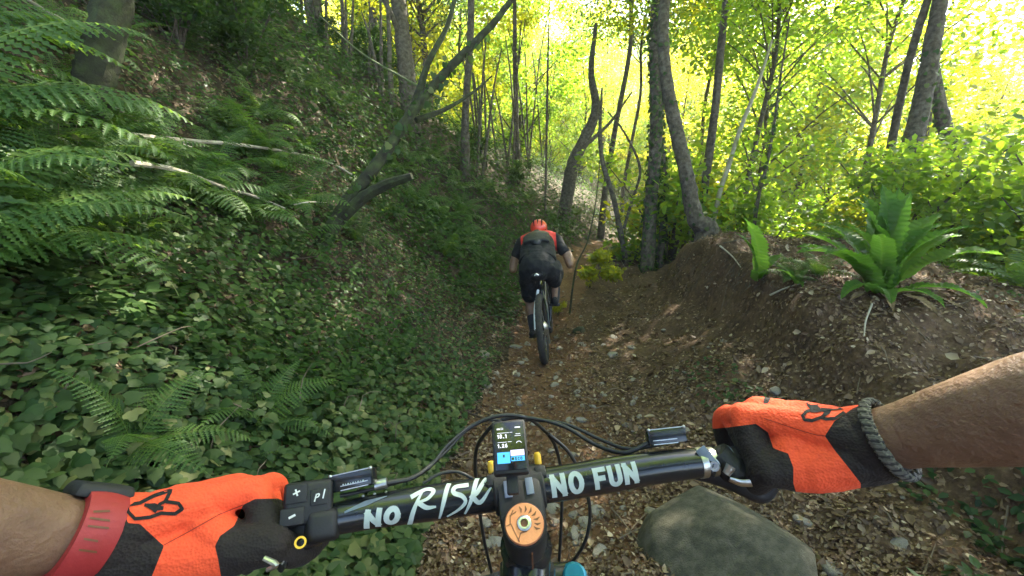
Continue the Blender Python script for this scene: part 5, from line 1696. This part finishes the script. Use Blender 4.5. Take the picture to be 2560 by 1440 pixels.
for s, (py, pz) in ((-1, (.395, .185)), (1, (.465, .515))):
    G().tube(RP((.065 * s, .43, .35), (.085 * s, py, pz)), [.014, .012], 10).build('crank', M['silver' if s < 0 else 'black_gloss'], b2)
    G().box(RL(.14 * s, py, pz), rx_, ry_, rz_, .095, .10, .018).build('pedal', M['black_matt'], b2, bevel=.004)
G().lathe(RL(.045, .43, .35), rx_, [(.07, 0), (.07, .004)], 28).build('chainring', M['black_matt'], b2)
G().lathe(RL(.025, 0, .365), rx_, [(.085, 0), (.055, .03), (.03, .04)], 24).build('cassette', M['silver'], b2)
G().tube(RP((.05, .01, .36), (.06, .01, .20)), [.016, .010], 8).build('derailleur', M['silver'], b2)
G().tube(RP((-.075, -.005, .365), (-.083, -.005, .365)), .012, 10).build('axle_cap', M['silver'], b2)

r2 = thing('person', 'rider ahead in a red helmet, red and black jersey and baggy black shorts', 'person', RBp)
g = G()
HIP, CH = (0, .22, 1.02), (0, .70, 1.23)
side = rx_
limb(g, RP(HIP, (0, .45, 1.15), CH), [.15, .14, .16], squash=.72, side=side)
limb(g, RP((-.17, .76, 1.24), (0, .76, 1.26), (.17, .76, 1.24)), [.065, .085, .065])
limb(g, RP((0, .80, 1.26), (0, .92, 1.32)), [.058, .055])
g.sphere(RL(0, .97, 1.36), [.078, .098, .11], 20, 14, axes=[rx_, ry_, rz_])
limb(g, RP((0, 1.06, 1.33), (0, 1.082, 1.32)), [.018, .012])
for s in (-1, 1):
    g.sphere(RL(.08 * s, .96, 1.35), [.012, .02, .03], 8, 6, axes=[rx_, ry_, rz_])
    limb(g, RP((.19 * s, .76, 1.24), (.29 * s, .72, 1.08), (.335 * s, .68, .93)), [.056, .05, .044])
    limb(g, RP((.335 * s, .68, .93), (.345 * s, .78, .99), (.33 * s, .875, 1.075)), [.044, .042, .030])
    limb(g, RP((.33 * s, .87, 1.085), (.325 * s, .93, 1.09), (.32 * s, .945, 1.05)), [.034, .032, .024])
LK, RK = (-.15, .56, .66), (.17, .74, .84)
limb(g, RP((-.09, .22, .98), (-.13, .42, .80), LK), [.095, .085, .062]); limb(g, RP(LK, (-.145, .45, .48), (-.13, .36, .255)), [.060, .058, .038])
limb(g, RP((.09, .22, .98), (.14, .50, .92), RK), [.095, .085, .062]); limb(g, RP(RK, (.155, .58, .74), (.14, .43, .585)), [.060, .058, .038])
me = solid(g, .009, 5, 'body'); me.materials.clear(); me.materials.append(M['skin']); local(obj('body', me), r2)
g = G()
limb(g, RP((0, .24, 1.04), (0, .45, 1.165), (0, .70, 1.24)), [.205, .195, .182], squash=.64, side=side)
limb(g, RP((-.17, .75, 1.245), (0, .75, 1.27), (.17, .75, 1.245)), [.082, .10, .082])
for s in (-1, 1): limb(g, RP((.19 * s, .75, 1.24), (.275 * s, .725, 1.10)), [.078, .068])
me = solid(g, .010, 5, 'jersey'); folds(me, .007); me.materials.clear(); me.materials.append(M['jersey'])
V = co_of(me); rel = V - RBp; lx, ly, lz = rel @ rx_, rel @ ry_, rel @ rz_
z = np.minimum((ly - (.585 + 1.0 * lx ** 2)) * 100, (.205 - np.abs(lx)) * 100)
z = np.minimum(z, (np.abs(lx) - .012) * 100)
at = me.attributes.new('zone', 'FLOAT', 'POINT'); at.data.foreach_set('value', z.astype(np.float32))
local(obj('jersey', me), r2)
g = G()
limb(g, RP((0, .30, 1.08), (0, .19, 1.00)), [.175, .182], squash=.80, side=side)
limb(g, RP((-.088, .20, .98), (-.12, .36, .82), (-.14, .46, .66)), [.116, .114, .102]); limb(g, RP((.088, .20, .98), (.13, .44, .93), (.165, .64, .84)), [.118, .116, .098])
limb(g, RP((.12, .24, .95), (.15, .44, .80)), [.11, .09])
me = solid(g, .010, 5, 'shorts'); folds(me, .010); me.materials.clear(); me.materials.append(M['fabric_black']); local(obj('shorts', me), r2)
# slim black pack that catches the light
g = G(); limb(g, RP((0, .34, 1.235), (0, .46, 1.295), (0, .57, 1.325)), [.145, .155, .125], squash=.34, side=rx_); me = solid(g, .008, 6, 'backpack'); folds(me, .004); me.materials.clear(); me.materials.append(M['pack']); local(obj('backpack', me), r2)
he = G(); hc = RL(0, .95, 1.385)
he.sphere(hc, [.104, .138, .104], 28, 16, axes=[rx_, ry_, rz_])
helm = he.build('helmet', M['helmet_red'], r2)
for s in (-1, 0, 1):
    G().tube([hc + rx_ * .045 * s + ry_ * -.115 + rz_ * (.045 - .02 * abs(s)), hc + rx_ * .05 * s + ry_ * -.06 + rz_ * .092, hc + rx_ * .045 * s + ry_ * .05 + rz_ * .098], [.010, .016, .010], 8, res=5, squash=.5).build('vent', M['fabric_black'], helm)
G().tube([hc + rx_ * a + ry_ * b + rz_ * c for a, b, c in ((-.085, -.06, -.035), (0, -.118, -.035), (.085, -.06, -.035))], [.014, .017, .014], 10, res=5).build('rear_cradle', M['fabric_black'], helm)
G().tube([hc + rx_ * a + ry_ * b + rz_ * c for a, b, c in ((-.07, .10, .03), (0, .16, .045), (.07, .10, .03))], [.012, .016, .012], 10, res=5, squash=.4).build('visor', M['helmet_red'], helm)
for s, (a, b) in ((-1, ((-.137, .41, .40), (-.13, .36, .24))), (1, ((.15, .53, .68), (.14, .43, .565)))):
    limb(gg := G(), RP(a, b), [.056, .045]); gg.build('sock', M['sock'], r2)
    py, pz = ((.395, .185), (.465, .515))[s > 0]
    limb(gg := G(), RP((.14 * s, py - .10, pz + .055), (.14 * s, py, pz + .052), (.14 * s, py + .13, pz + .04)), [.048, .050, .036], squash=.8); gg.build('shoe', M['fabric_black'], r2)

# ------------------------------------------------------------------ sunlit air between the trees
m, nt, out = nodes_of('sunlit_air')
pv = nt.nodes.new('ShaderNodeVolumePrincipled')
pv.inputs['Color'].default_value = (.92, .95, 1.0, 1)
pv.inputs['Density'].default_value = .0024
pv.inputs['Anisotropy'].default_value = .45
nt.links.new(pv.outputs[0], out.inputs['Volume'])
allz = 24.0
hz = G().box((0, 100, (allz - 14) / 2), (1, 0, 0), (0, 1, 0), (0, 0, 1), 900, 1100, allz + 14).build('haze', m, smooth=False)
tag(hz, 'thin sunlit air hanging between the trees of the wood', 'haze', kind='stuff')
